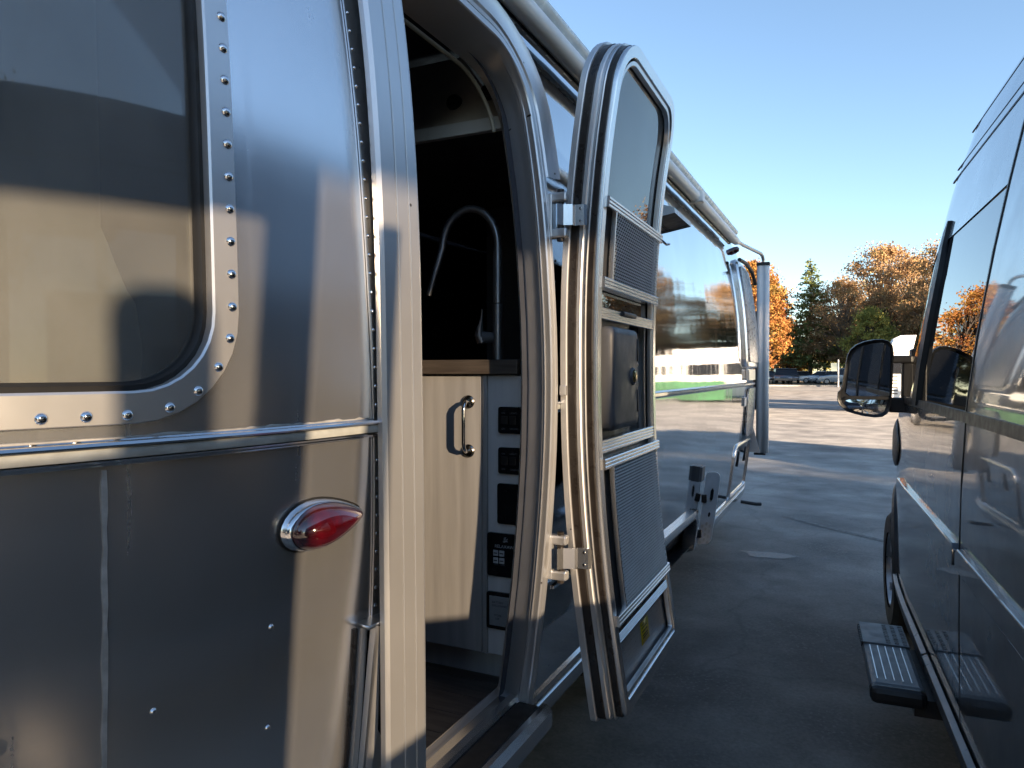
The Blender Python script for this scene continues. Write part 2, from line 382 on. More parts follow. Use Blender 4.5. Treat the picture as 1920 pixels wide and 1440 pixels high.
# ------------------------------------------------------------------ travel trailer: body surface
KZ = [.40, .5, .6, .9, 1.2, 1.45, 1.7, 2.0, 2.3, 2.5, 2.65, 2.8, 2.9, 2.97, 3.0]
KV = [.095, .082, .066, .03, .007, 0, .007, .03, .076, .13, .20, .33, .48, .72, 1.22]
def kz(z): return smooth_interp(z, KZ, KV)
RX, HW = -2.02, 1.22                    # spine and half width; the near side stands at x = -0.80
YR, YF, BR, BF, NE = 1.2, 6.45, 1.7, 1.6, 2.2
def plan(q):
    if q >= YF:
        t = min(1, (q - YF) / BF); return RX + HW * (1 - t ** NE) ** (1 / NE), q, YF
    if q >= YR: return RX + HW, q, q
    t = min(1, (YR - q) / BR); return RX + HW * (1 - t ** NE) ** (1 / NE), q, YR
def sp(q, z):
    x, y, cy = plan(q); f = (HW - kz(z)) / HW
    return Vector((RX + (x - RX) * f, cy + (y - cy) * f, z))
def sn(q, z):
    e = .004; a = sp(q + e, z) - sp(q - e, z); b = sp(q, z + e) - sp(q, z - e)
    n = a.cross(b).normalized(); return n if n.x > -.2 or abs(n.x) < .999 else n
def bodyp(q, z, t=0.0):
    n = sn(q, z)
    if n.x < 0: n = -n
    return sp(q, z) + n * t
TR = thing('travel_trailer', 'silver riveted aluminium travel trailer with its entry door standing open', 'travel trailer', (RX, 3.7, 0))
RAILZ = 1.397
WIN = (-.05, .742, 1.475, 2.27, .11)     # rear window opening q0, q1, z0, z1, corner radius
DO = (1.215, 1.895, .52, 2.40, .16)      # door opening

def zlist(a, b, step): return spread(a, b, max(1, int(round((b - a) / step))))
def merge(*ls):
    s = sorted(set(round(v, 4) for l in ls for v in l)); out = [s[0]]
    for v in s[1:]:
        if v - out[-1] > .004: out.append(v)
    return out
def corner_fill(mb, q, z, dq, dz, rad, fn, n=8):
    """fills between a square hole corner (q,z) and its rounding of radius rad; dq,dz point into the hole"""
    cq, cz = q + dq * rad, z + dz * rad
    arc = [(cq - dq * rad * math.cos(R(90 * i / n)), cz - dz * rad * math.sin(R(90 * i / n))) for i in range(n + 1)]
    pts = [fn(q, z)] + [fn(a, b) for a, b in arc]
    mb.add(pts, [(0, i, i + 1) for i in range(1, n + 1)], True)
def skin(qs, zs, holes, t=0.0, fills=()):
    mb = MB(); pts = [[bodyp(q, z, t) for q in qs] for z in zs]
    def skip(i, j):
        qc, zc = (qs[j] + qs[j + 1]) / 2, (zs[i] + zs[i + 1]) / 2
        return any(h[0] < qc < h[1] and h[2] < zc < h[3] for h in holes)
    mb.grid(pts, True, False, skip)
    for h in fills:
        for q, dq in ((h[0], 1), (h[1], -1)):
            for z, dz in h[5]: corner_fill(mb, q, z, dq, dz, h[4], lambda a, b: bodyp(a, b, t))
    return mb
q_rear = merge([-.499, -.495, -.48, -.46, -.43, -.4], zlist(-.4, 1.1, .05), [WIN[0], WIN[1]])
wh = (*WIN, ((WIN[2], 1), (WIN[3], -1)))
skin(q_rear, merge(zlist(RAILZ, 2.6, .05), [WIN[2], WIN[3]]), [wh], 0, [wh]).build('rear_upper_panel', M['alu_rear'], TR)
skin(q_rear, merge(zlist(.44, RAILZ, .05)), []).build('rear_lower_panel', M['alu_rear'], TR)
dh = (*DO, ((DO[3], -1),))
ARCH = (3.02, 4.36, .3, .64)
q_side = merge([1.1], zlist(1.1, YF, .08), [DO[0], DO[1], ARCH[0], ARCH[1]], zlist(YF, YF + BF - .1, .06), [YF + BF - .06, YF + BF - .03, YF + BF - .01, YF + BF - .001])
skin(q_side, merge(zlist(RAILZ, 2.62, .05), [DO[3]]), [dh], 0, [dh]).build('side_upper_panel', M['alu_side'], TR)
skin(q_side, merge(zlist(.44, RAILZ, .05), [DO[2], ARCH[3]]), [dh, ARCH]).build('side_lower_panel', M['alu_side'], TR)
# roof and the far half of the body
def loop_pts(z):
    qs = merge([-.4999, -.49, -.46, -.4], zlist(-.4, 1.2, .2), zlist(1.2, YF, .75), zlist(YF, YF + BF - .1, .2), [YF + BF - .04, YF + BF - .0001])
    a = [sp(q, z) for q in qs]; b = [Vector((2 * RX - p.x, p.y, p.z)) for p in reversed(a)]; return a, b
roof = MB(); rows = []
for z in [2.6, 2.65, 2.7, 2.75, 2.8, 2.85, 2.9, 2.93, 2.96, 2.98, 2.995]:
    a, b = loop_pts(z); rows.append(a + b + [a[0]])
roof.grid(rows).build('roof', M['alu_side'], TR)
left = MB(); rows = []
for z in zlist(.44, 2.61, .2): rows.append(loop_pts(z)[1])
left.grid(rows).build('far_side_panel', M['alu_side'], TR)
belly = MB(); rows = []
a, b = loop_pts(.44); belly.add([tuple(p) for p in a + b], [tuple(range(len(a + b)))])
belly.build('underbelly', M['plastic_black'], TR)
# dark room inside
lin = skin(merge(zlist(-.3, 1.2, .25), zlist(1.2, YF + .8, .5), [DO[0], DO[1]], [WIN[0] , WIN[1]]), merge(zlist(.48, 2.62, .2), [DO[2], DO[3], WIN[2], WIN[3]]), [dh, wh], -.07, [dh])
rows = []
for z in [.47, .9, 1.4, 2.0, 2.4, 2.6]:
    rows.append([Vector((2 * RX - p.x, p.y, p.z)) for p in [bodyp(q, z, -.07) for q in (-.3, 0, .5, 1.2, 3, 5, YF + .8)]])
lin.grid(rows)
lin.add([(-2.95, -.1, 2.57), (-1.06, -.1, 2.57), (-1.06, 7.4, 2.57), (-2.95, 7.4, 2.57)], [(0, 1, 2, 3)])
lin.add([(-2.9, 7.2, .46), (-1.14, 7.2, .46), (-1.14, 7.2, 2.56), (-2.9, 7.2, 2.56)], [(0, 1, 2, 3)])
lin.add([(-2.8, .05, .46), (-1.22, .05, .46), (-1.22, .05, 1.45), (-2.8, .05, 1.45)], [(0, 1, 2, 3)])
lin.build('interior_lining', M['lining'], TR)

# ---- rear window
w0 = outline(WIN[0], WIN[1], WIN[2], WIN[3], (WIN[4],) * 4, 8, 16, 18)
e = .043; w1 = outline(WIN[0] - e, WIN[1] + e, WIN[2] - e, WIN[3] + e, (WIN[4] + e,) * 4, 8, 16, 18)
wf = MB().ring(w1, w0, bodyp, [(0, .001), (0, .005), (.04, .0075), (.93, .0085), (1, .006), (1, -.03)]).build('window_frame', M['alu_frame'], TR)
ei = .012; w2 = outline(WIN[0] + ei, WIN[1] - ei, WIN[2] + ei, WIN[3] - ei, (WIN[4] - ei,) * 4, 8, 16, 18)
MB().ring(w0, w2, bodyp, [(-.1, -.012), (.0, -.008), (.6, -.006), (1, -.012), (1, -.03)]).build('window_gasket', M['rubber'], TR)
MB().slab(rrows(WIN[0] + .005, WIN[1] - .005, WIN[2] + .005, WIN[3] - .005, *(WIN[4],) * 4, 12, 8), bodyp, -.024, -.02, 22).build('window_pane', M['smoke_glass'], TR)
# pleated blind with soft folds hanging behind the pane
bl = MB(); pts = []
for z in zlist(WIN[2] - .02, WIN[3] + .02, .02):
    row = []
    for q in zlist(WIN[0] - .05, WIN[1] - .075, .02):
        d = -.055 + .010 * math.sin(q * 19 + z * 2.5) + .012 * noise.noise(Vector((q * 5, z * 3, 1))) + (.02 * max(0, 1 - abs(z - 1.53) / .07) * max(0, math.sin((q - .5) * 14)))
        row.append(bodyp(q, z, d))
    pts.append(row)
bl.grid(pts).build('window_blind', M['blind'], TR)
MB().grid([[bodyp(q, z, -.06) for q in zlist(WIN[1] - .12, WIN[1] + .03, .03)] for z in zlist(WIN[2] - .02, WIN[3] + .02, .1)]).build('window_reveal', M['plastic_black'], TR)

rivet_proto = {}
def rivets(parent, spots, r, h, mat):
    key = (r, h)
    if key not in rivet_proto:
        mb = MB(); mb.lathe([(r * 1.15, 0), (r, h * .35), (r * .75, h * .8), (r * .35, h), (.0001, h * 1.03)], (0, 0, 0), (0, 0, 1), 10)
        o = mb.build('rivet', mat); rivet_proto[key] = o.data; C.objects.unlink(o); bpy.data.objects.remove(o)
    base = Vector(parent.matrix_world.translation) if False else None
    for q, z, t in spots:
        o = bpy.data.objects.new('rivet', rivet_proto[key]); C.objects.link(o); o.parent = parent
        n = bodyp(q, z, 1) - bodyp(q, z, 0)
        o.location = bodyp(q, z, t); o.rotation_euler = n.to_track_quat('Z', 'Y').to_euler()
sp_w = []
wl2 = outline(WIN[0] - e * .72, WIN[1] + e * .72, WIN[2] - e * .72, WIN[3] + e * .72, (WIN[4] + e * .72,) * 4, 24, 60, 60)
acc = 0; prev = wl2[0]
for pnt in wl2[1:]:
    acc += math.hypot(pnt[0] - prev[0], pnt[1] - prev[1]); prev = pnt
    if acc >= .043: acc = 0; sp_w.append((pnt[0], pnt[1], .0082))
sp_w = [s_ for s_ in sp_w if s_[0] > .3 and s_[1] < 2.2]
rivets(wf, sp_w, .0066, .0042, M['chrome'])

# ---- riveted seam strip beside the door
def strip(name, mat, z0, z1, qa, qb, t0, t1, parent=TR, dz=.05):
    return MB().slab([(z, qa(z) if callable(qa) else qa, qb(z) if callable(qb) else qb) for z in zlist(z0, z1, dz)], bodyp, t0, t1).build(name, mat, parent)
qs0 = lambda z: interp(z, [.7, 1.05, 1.42, 1.63, 2.2, 2.6], [1.098, 1.096, 1.082, 1.073, 1.062, 1.06])
seam = strip('seam_strip', M['alu_trim'], 1.04, 2.6, lambda z: qs0(z), lambda z: qs0(z) + .05, .001, .004)
rivets(seam, [(qs0(z) + .008, z, .0038) for z in zlist(1.06, 2.3, .034) if abs(z - RAILZ) > .035], .0036, .0026, M['chrome'])
# hazy vertical sealant line on the lower rear panel
random.seed(3)
sl = MB().slab([(z, .594 + .0012 * math.sin(z * 60) + random.uniform(-.0006, .0006), .600 + random.uniform(-.0008, .0008)) for z in zlist(.5, 1.375, .025)], bodyp, .0005, .002)
sl.build('sealant_line', M['sealant'], TR)
# ---- rub rail: bright channel with a vinyl insert
def rail_sweep(name, prof, mat, q0, q1, step=.06):
    mb = MB(); qs = zlist(q0, q1, step); prof = [(a * .56, b * .8) for a, b in prof]; mb.grid([[bodyp(q, RAILZ + dz, t) for dz, t in prof] for q in qs], True)
    for q in (q0, q1): mb.add([bodyp(q, RAILZ + dz, t) for dz, t in prof], [tuple(range(len(prof)))])
    return mb.build(name, mat, TR, sharp=25)
RQ = -.45
for nm, a, b in (('rub_rail', RQ, 1.096), ('rub_rail', 1.945, YF + 1.3)):
    rail_sweep(nm, [(-.030, 0), (-.030, .006), (-.026, .009), (-.022, .007), (-.0215, .012), (-.016, .0165), (-.014, .0105), (.012, .0105), (.014, .018), (.019, .021), (.025, .017), (.027, .008), (.030, .006), (.031, 0)], M['chrome'], a, b)
    rail_sweep('rub_rail_insert', [(-.0135, .0106), (-.013, .0138), (-.004, .0155), (.004, .0155), (.011, .0138), (.0115, .0106)], M['vinyl_white'], a, b)
random.seed(8)
slb = MB(); qq = zlist(.42, 1.07, .006)
hs = [.0015 + .0045 * max(0, noise.noise(Vector((q * 17, 0, 0)))) + (.004 * max(0, noise.noise(Vector((q * 55, 3, 0)))) if q > .78 else 0) for q in qq]
slb.grid([[bodyp(q, RAILZ + .0172, .0003), bodyp(q, RAILZ + .0172, .0022), bodyp(q, RAILZ + .0174 + h * .7, .002), bodyp(q, RAILZ + .0176 + h, .0003)] for q, h in zip(qq, hs)])
slb.build('rail_sealant', M['sealant'], TR)
# ---- red teardrop clearance lamp
def tear_ring(sc, t, q0=.868, q1=1.028, z=1.247, n=28):
    cq = lerp(q0, q1, .36); out = []
    for i in range(n):
        a = 2 * math.pi * i / n; u = (1 + math.cos(a)) / 2; w = .0395 * math.sin(a) * (1 - .62 * u ** 1.5) * 1.12
        qq = lerp(q0, q1, u); out.append(bodyp(cq + (qq - cq) * sc, z + w * sc + .06 * (qq - cq), t))
    return out + [out[0]]
MB().grid([tear_ring(1.19, 0), tear_ring(1.19, .003), tear_ring(1.12, .003)]).build('clearance_lamp_gasket', M['rubber'], TR)
LAMP = MB().grid([tear_ring(1.13, 0), tear_ring(1.13, .006), tear_ring(1.09, .012), tear_ring(1.05, .020), tear_ring(1.0, .022), tear_ring(.97, .019)]).build('clearance_lamp_bezel', M['chrome'], TR)
rr = []
for j in range(9):
    f = j / 8; rr.append(tear_ring(max(.001, math.sqrt(max(0, 1 - f * f)) * .985), .018 + .042 * f))
MB().grid(rr).build('clearance_lamp_lens', M['red_lens'], LAMP)
# stray rivet heads on the lower panel
rivets(bpy.data.objects['rear_lower_panel'], [(.851, 1.096, .0), (.66, 1.035, .0), (.852, .93, 0)], .0045, .004, M['chrome'])
# ---- corner trim and gusset plate beside the near jamb
strip('corner_trim', M['alu_frame'], .5, 1.035, 1.058, 1.074, 0, .012)
strip('corner_trim_edge', M['seal'], .5, 1.03, 1.046, 1.055, 0, .004)
gp = MB(); V = [bodyp(1.074, 1.035, .03), bodyp(1.088, 1.03, .03), bodyp(1.098, .83, .034), bodyp(1.24, .62, .05), bodyp(1.24, .5, .05), bodyp(1.074, .5, .03)]
gp.add(V + [v - Vector((.012, 0, 0)) for v in V], [(0, 1, 2, 3, 4, 5), (6, 7, 8, 9, 10, 11)[::-1]] + [(i, (i + 1) % 6, 6 + (i + 1) % 6, 6 + i) for i in range(6)])
gp.build('gusset_plate', M['alu_frame'], TR)
strip('jamb_recess', M['plastic_black'], .46, 1.04, 1.076, 1.2, .0008, .002)
kn = MB(); kn.lathe([(.028, 0), (.03, .012), (.022, .03), (.0001, .032)], bodyp(1.118, .965, .004), (1, -.1, 0)); kn.lathe([(.02, 0), (.02, .02), (.0001, .022)], bodyp(1.133, .93, .02), (1, -.1, 0)); kn.build('stop_knob', M['plastic_black'], TR)
strip('corner_cap', M['alu_trim'], 1.033, 1.04, 1.055, lambda z: 1.12, 0, .03)

# ---- bottom trim, wheel arch, wheel
for a, b in ((1.96, ARCH[0] - .06), (ARCH[1] + .06, YF + .9)):
    MB().grid([[bodyp(q, .44 + dz, t) for dz, t in [(.065, 0), (.065, .008), (.05, .012), (.046, .005), (.035, .005), (.031, .016), (.0, .02), (-.03, .012), (-.05, -.03)]] for q in zlist(a, b, .1)]).build('bottom_trim', M['alu_bright'], TR, sharp=25)
aw = outline(ARCH[0], ARCH[1], .25, ARCH[3], (.01, .01, .13, .13), 6, 6, 8); ao = outline(ARCH[0] - .045, ARCH[1] + .045, .205, ARCH[3] + .045, (.01, .01, .17, .17), 6, 6, 8)
ak = [i for i in range(len(ao)) if aw[i][1] > .42]; k0 = next(i for i in ak if i - 1 not in ak)
MB().grid([[bodyp(lerp(ao[i][0], aw[i][0], w), lerp(ao[i][1], aw[i][1], w), t) for i in ak] for w, t in [(0, .0), (.0, .022), (.5, .03), (1, .026), (1, -.05)]]).build('wheel_arch_trim', M['alu_bright'], TR, sharp=30)
ww = MB(); ww.slab([(z, ARCH[0] - .02, ARCH[1] + .02) for z in (.2, .4, .6, ARCH[3] + .02)], bodyp, -.62, -.60); ww.box((-1.12, 3.69, ARCH[3] + .02), (.56, 1.36, .02)); ww.build('wheel_well', M['plastic_black'], TR)
def wheel_mesh(name, parent, c, r, w, ax, rim_mat=None):
    t = MB(); t.lathe([(r * .62, -w / 2), (r * .9, -w / 2), (r * .985, -w * .38), (r, -w * .2), (r, w * .2), (r * .985, w * .38), (r * .9, w / 2), (r * .62, w / 2)], c, ax, 28)
    o = t.build('tyre', M['tyre'], parent)
    k = MB(); k.lathe([(r * .63, w * .46), (r * .57, w * .47), (r * .52, w * .25), (r * .2, w * .3), (r * .17, w * .42), (.001, w * .44)], c, ax, 20)
    for i in range(5):
        a = 2 * math.pi * i / 5; v = Vector(ax).normalized(); u = v.orthogonal().normalized(); b = v.cross(u)
        k.box(Vector(c) + v * w * .34 + (u * math.cos(a) + b * math.sin(a)) * r * .36, (r * .12, r * .12, r * .12))
    k.build('rim', rim_mat or M['rim'], o); return o
for y in (3.36, 4.03): wheel_mesh('wheel', TR, (-1.12, y, .345), .335, .2, (1, 0, 0), M['plastic_dark'])
ch = MB(); ch.box((-2.02, 3.6, .36), (1.6, 7.0, .14)); ch.build('chassis', M['plastic_black'], TR)

# ------------------------------------------------------------------ door frame on the trailer
o_i = outline(DO[0], DO[1], DO[2], DO[3], (.012, .012, .16, .16), 10, 20, 8)
ew = .055; o_o = outline(DO[0] - ew, DO[1] + ew, DO[2] - ew, DO[3] + ew, (.014, .014, .215, .215), 10, 20, 8)
o_in = outline(DO[0] - .05, DO[1] + .055, DO[2] - .0, DO[3] + .0, (.012, .012, .16, .16), 10, 20, 8)
FR = MB().ring(o_o, o_i, bodyp, [(0, .0), (0, .016), (.12, .021), (.42, .021), (.47, .016), (.53, .016), (.58, .023), (.96, .023), (1, .018)]).build('door_frame', M['alu_frame'], TR, sharp=25)
MB().ring(o_i, o_in, bodyp, [(0, .019), (.05, .004), (.06, -.008), (.14, -.012), (.17, -.02), (.85, -.085), (.9, -.082), (1, -.10)]).build('door_reveal', M['alu_frame'], FR, sharp=25)
# pale inner bead round the top of the opening
bead = [bodyp(a, b, -.115) for a, b in outline(DO[0] - .04, DO[1] + .03, DO[2], DO[3] - .004, (.012, .012, .16, .16), 10, 20, 8)[11 + 19:11 + 19 + 11 + 6]]
MB().tube(bead, .006, 8).build('door_bead', simple('cream_bead', (.42, .38, .28), .5), FR)
# weld line where the cast corner meets the straight jamb
MB().tube([bodyp(DO[1] + .001, 2.235, .02), bodyp(DO[1] + .012, 2.233, -.01), bodyp(DO[1] + .05, 2.228, -.088)], .004, 7).build('weld_seam', M['seal'], FR)
# drip cap over the top corner
cap_o = outline(DO[0] - .06, DO[1] + .115, DO[2], DO[3] + .11, (.012, .012, .27, .27), 10, 20, 8); cap_i = outline(DO[0] - .06, DO[1] + .055, DO[2], DO[3] + .055, (.012, .012, .215, .215), 10, 20, 8)
i0, i1 = 11 + 17, 11 + 19 + 11 + 7 + 4
rows = []
for w, t in [(1, .012), (.9, .024), (.3, .03), (.05, .042), (.0, .04), (.03, .03)]:
    rows.append([bodyp(lerp(a[0], b[0], w), lerp(a[1], b[1], w), t) for a, b in zip(cap_o[i0:i1], cap_i[i0:i1])])
MB().grid(rows).build('drip_cap', M['alu_frame'], FR)
# fluted near jamb: its own gentle curve, standing proud of the skin low down
def jk(z): return smooth_interp(z, [.4, .75, 1.1, 1.45, 1.8, 2.1, 2.4, 2.6], [-.005, -.006, -.004, 0, .008, .03, .075, .13])
JP = [(1.085, .006), (1.082, .016), (1.088, .022), (1.124, .0255), (1.1255, .0225), (1.1275, .0225), (1.129, .026), (1.158, .0285), (1.1595, .0255), (1.1615, .0255), (1.163, .029),
      (1.186, .031), (1.194, .029), (1.2, .024), (1.203, .0235), (1.205, .019), (1.207, .021), (1.214, .013), (1.216, .015), (1.221, .0), (1.222, -.06)]
jm = MB(); rows = []
for z in zlist(.47, 2.5, .05): rows.append([Vector((-.80 - jk(z) + t * 1.25, y, z)) for y, t in JP])
jm.grid(rows); jm.build('fluted_jamb', M['alu_frame'], FR, sharp=22)
# sill: two raised ridges with a dark tread between
sl = MB(); V = []
prof = [(-.735, .455), (-.735, .50), (-.75, .517), (-.765, .517), (-.772, .505), (-.84, .505), (-.847, .524), (-.866, .528), (-.874, .512), (-.94, .512)]
rows = [[(x - .045, y, z + .02) for x, z in prof] for y in (1.2, 1.4, 1.6, 1.8, 1.905)]
sl.grid(rows); sl.build('sill', M['alu_bright'], FR, sharp=20)
MB().box((-.852, 1.55, .5285), (.06, .69, .006)).build('sill_tread', M['rubber'], FR)

# ------------------------------------------------------------------ entry door, folded right back against the side
def dk(z): return smooth_interp(z, [.45, .6, .9, 1.2, 1.5, 1.8, 2.1, 2.35, 2.5], [.10, .076, .034, .008, 0, .004, .026, .060, .092])
def doorp(y, z, t=0.0): return Vector((-.788 + dk(z) + t - .010 * (y - 2.0), y, z))
DR = MB().slab(rrows(1.990, 2.735, .475, 2.505, .17, .15, .01, .01, 30, 8), doorp, 0, .014, 3).build('entry_door', M['alu_side'], TR)
def dring(name, mat, ins, wid, t0, t1, r=.16, lip=.003):
    a = outline(1.990 + ins, 2.735 - ins, .475 + ins, 2.505 - ins, (.012, .012, r - ins * .6, r + .01 - ins * .6), 8, 26, 8)
    b = outline(1.990 + ins + wid, 2.735 - ins - wid, .475 + ins + wid, 2.505 - ins - wid, (.01, .01, max(.02, r - ins * .6 - wid), max(.02, r + .01 - ins * .6 - wid)), 8, 26, 8)
    return MB().ring(a, b, doorp, [(0, t0), (0, t1 - lip), (.06, t1), (.94, t1), (1, t1 - lip), (1, t0)]).build(name, mat, DR, sharp=30)
dring('door_edge', M['alu_frame'], -.004, .03, .0, .02)
dring('door_seal', M['seal'], .004, .03, .02, .045)
dring('door_jamb_flange', M['alu_frame'], .006, .04, .046, .060)
dring('door_inner_flange', M['alu_trim'], .013, .035, .060, .070)
dring('screen_door_edge', M['alu_trim'], .008, .03, .072, .0755)
dring('screen_door_seal', M['seal'], .015, .03, .076, .094)
SF = dring('screen_door_frame', M['alu_bright'], .020, .036, .094, .108, .15, .004)
dring('screen_door_bead', M['alu_trim'], .058, .013, .088, .103, .15)
y0d, y1d = 2.056, 2.669
# glazing of the upper part and sheet of the lower part
MB().slab(rrows(y0d - .006, y1d + .006, 1.69, 2.44, .10, .11, 0, 0, 16, 8), doorp, .079, .083, 3).build('door_window', M['door_glass'], DR)
MB().slab(rrows(y0d - .02, y1d + .02, 1.28, 2.46, .10, .11, 0, 0, 16, 8), doorp, .040, .044, 3).build('door_liner', simple('brown_grey_liner', (.20, .185, .17), .35, .3), DR)
MB().slab(rrows(y0d - .006, 2.44, 1.29, 1.68), doorp, .074, .080).build('lock_plate', M['plastic_dark'], DR)
MB().slab(rrows(y0d - .01, y1d + .01, .525, 1.29), doorp, .074, .080, 2).build('kick_panel', simple('brushed_kick_panel', (.62, .63, .65), .36, .75, stretch=(1, 1, 30)), DR)
def bar(name, z, h, t0, t1, ya=y0d - .02, yb=y1d + .005, mat=None, ribs=4):
    mb = MB(); prof = [(0, t0)]
    for i in range(ribs):
        a, b = i / ribs, (i + 1) / ribs
        prof += [(a + .01, t1 - .002), (a + .25 / ribs, t1), (a + .75 / ribs, t1), (b - .01, t1 - .002), (b - .001, t1 - .004)]
    prof.append((1, t0))
    rows = [[doorp(y, z - h / 2 + h * u, t) for u, t in prof] for y in (ya, (ya + yb) / 2, yb)]
    mb.grid(rows)
    for r_ in (rows[0], rows[-1]): mb.add(r_, [tuple(range(len(r_)))])
    return mb.build(name, mat or M['alu_bright'], DR, sharp=25)
bar('slide_rail', 1.676, .036, .082, .108)
MB().box(doorp(2.33, 1.688, .108), (.02, .15, .016), bev=.005).build('slide_latch', M['plastic_black'], DR)
bar('slide_rail', 1.275, .04, .082, .108)
bar('kick_rail', .705, .03, .082, .106)
# perforated guards
def guard(z0, z1, t):
    # frame bars, then a sheet pierced by rows of slots
    bar('guard_bar', z1, .032, t - .028, t + .004, y0d - .03, y1d + .03, ribs=3); bar('guard_bar', z0, .032, t - .028, t + .004, y0d - .03, y1d + .02, ribs=3)
    MB().slab([(z, y0d + .052, y0d + .06) for z in zlist(z0, z1, .08)], doorp, t - .012, t + .002).build('guard_edge', M['alu_bright'], DR)
    mb = MB(); za, zb, ya, yb = z0 + .016, z1 - .016, y0d + .06, y1d - .0
    ny, nz = int((yb - ya) / .021), int((zb - za) / .0098)
    dy, dz = (yb - ya) / ny, (zb - za) / nz
    for i in range(nz):
        for j in range(-1, ny):
            y, z = ya + (j + (.5 if i % 2 else 0)) * dy, za + i * dz
            if y < ya - 1e-4 or y + dy > yb + 1e-4: continue
            V = [doorp(y + a * dy, z + b * dz, t) for a, b in ((0, 0), (1, 0), (1, 1), (0, 1))] + [doorp(y + a * dy, z + b * dz, t + c) for a, b, c in ((.06, .5, -.001), (.5, .2, -.0035), (.94, .5, -.001), (.5, .8, .0015))]
            mb.add(V, [(0, 5, 4), (0, 1, 5), (1, 6, 5), (1, 2, 6), (2, 7, 6), (2, 3, 7), (3, 4, 7), (3, 0, 4)])
    o = mb.build('guard_sheet', simple('perforated_steel', (.62, .63, .64), .42, .55, var=.06), DR, sharp=180)
    MB().slab([(z, ya - .05, yb) for z in zlist(za, zb, .08)], doorp, t - .024, t - .02).build('screen_mesh', simple('insect_screen', (.035, .036, .04), .7), DR)
guard(1.765, 2.0, .118)
guard(.765, 1.225, .118)
# guard end hook
MB().tube([doorp(y1d + .03, 2.0, .115), doorp(y1d + .06, 1.985, .13), doorp(y1d + .085, 1.99, .135)], .005, 8).build('guard_hook', M['chrome'], DR)
# lock box
lb = MB(); ctr = (2.245, 1.482)
lv = []
for f, t in [(1, .080), (1, .112), (.985, .120), (.95, .126), (.85, .1285), (0, .130)]:
    lv.append([doorp(ctr[0] + (a - ctr[0]) * f, ctr[1] + (b - ctr[1]) * f, t) for a, b in outline(2.095, 2.398, 1.318, 1.640, (.03,) * 4, 4, 4, 4)])
for r_ in lv: r_.append(r_[0])
lb.grid(lv); lb.build('lock_box', M['plastic_dark'], DR, sharp=50)
MB().lathe([(.030, .0), (.028, .006), (.023, .008), (.022, .002)], doorp(2.315, 1.485, .128), (1, 0, 0), 20).build('lock_collar', M['plastic_dark'], DR)
MB().lathe([(.019, 0), (.019, .010), (.015, .013), (.0001, .0135)], doorp(2.315, 1.485, .128), (1, 0, 0), 18).build('lock_button', M['brass'], DR)
for z0_, z1_ in ((1.535, 1.61), (1.365, 1.44)):
    MB().slab([(z0_, 2.373, 2.379), (z1_, 2.373, 2.379)], doorp, .126, .131).build('lock_groove', M['plastic_black'], DR)
for z_, y_, s_ in ((1.60, 2.455, (.03, .05, .03)), (1.525, 2.48, (.02, .09, .012)), (1.47, 2.46, (.03, .06, .03)), (1.455, 2.49, (.02, .07, .014))):
    MB().box(doorp(y_, z_, .085), s_, bev=.004).build('latch_block', M['plastic_black'], DR)
# sticker on the kick panel
MB().slab([(.585, 2.335, 2.435), (.655, 2.345, 2.445)], doorp, .0805, .0812).build('yellow_sticker', M['sticker'], DR)
for z_ in (.641, .632, .62, .608, .6):
    MB().slab([(z_, 2.355, 2.42 - .02 * (int(z_ * 1000) % 2)), (z_ + .004, 2.355, 2.42 - .02 * (int(z_ * 1000) % 2))], doorp, .0813, .0816).build('sticker_line', M['ink'], DR)
# edge latch on the hinge side
MB().box(doorp(1.978, 1.445, .0) + Vector((.012, 0, 0)), (.02, .016, .03), bev=.003).build('edge_catch', M['alu_frame'], DR)
# hinges
for hz in (1.955, .955):
    b_ = bodyp(1.955, hz, .0); dp = doorp(1.99, hz, .03); xh = (b_.x + dp.x) / 2 + .012
    h = MB().box((b_.x + .012, 1.955, hz), (.035, .035, .13), bev=.004).build('hinge_leaf', M['alu_frame'], TR)
    MB().box((b_.x + .045, 1.955, hz + .052), (.055, .03, .028), bev=.006).build('hinge_knuckle', M['alu_frame'], h)
    MB().box((b_.x + .045, 1.955, hz - .052), (.055, .03, .028), bev=.006).build('hinge_knuckle', M['alu_frame'], h)
    MB().tube([(b_.x + .05, 1.955, hz - .075), (b_.x + .05, 1.955, hz + .075)], .0105, 12).build('hinge_pin', M['seal'], h)
    x0 = b_.x + .05; x1 = doorp(2.0, hz, .066).x
    st = MB(); P = [(x0, 1.94), (x0 + .012, 1.958), (lerp(x0, x1, .55), 1.968), (lerp(x0, x1, .6), 1.980), (x1, 1.982), (x1 + .004, 1.988)]
    st.grid([[(x, y - .012, hz - .03), (x, y - .012, hz + .03)] for x, y in P]); st.grid([[(x, y - .004, hz - .03), (x, y - .004, hz + .03)] for x, y in P])
    for zz in (hz - .03, hz + .03): st.grid([[(x, y - .012, zz), (x, y - .004, zz)] for x, y in P])
    st.build('hinge_strap', M['alu_bright'], h, sharp=30)
    for dz_ in (-.018, .018): MB().lathe([(.005, 0), (.0045, .002), (.0005, .0026)], (lerp(x0, x1, .85), 1.97, hz + dz_), (0, -1, 0), 10).build('hinge_screw', M['chrome'], h)

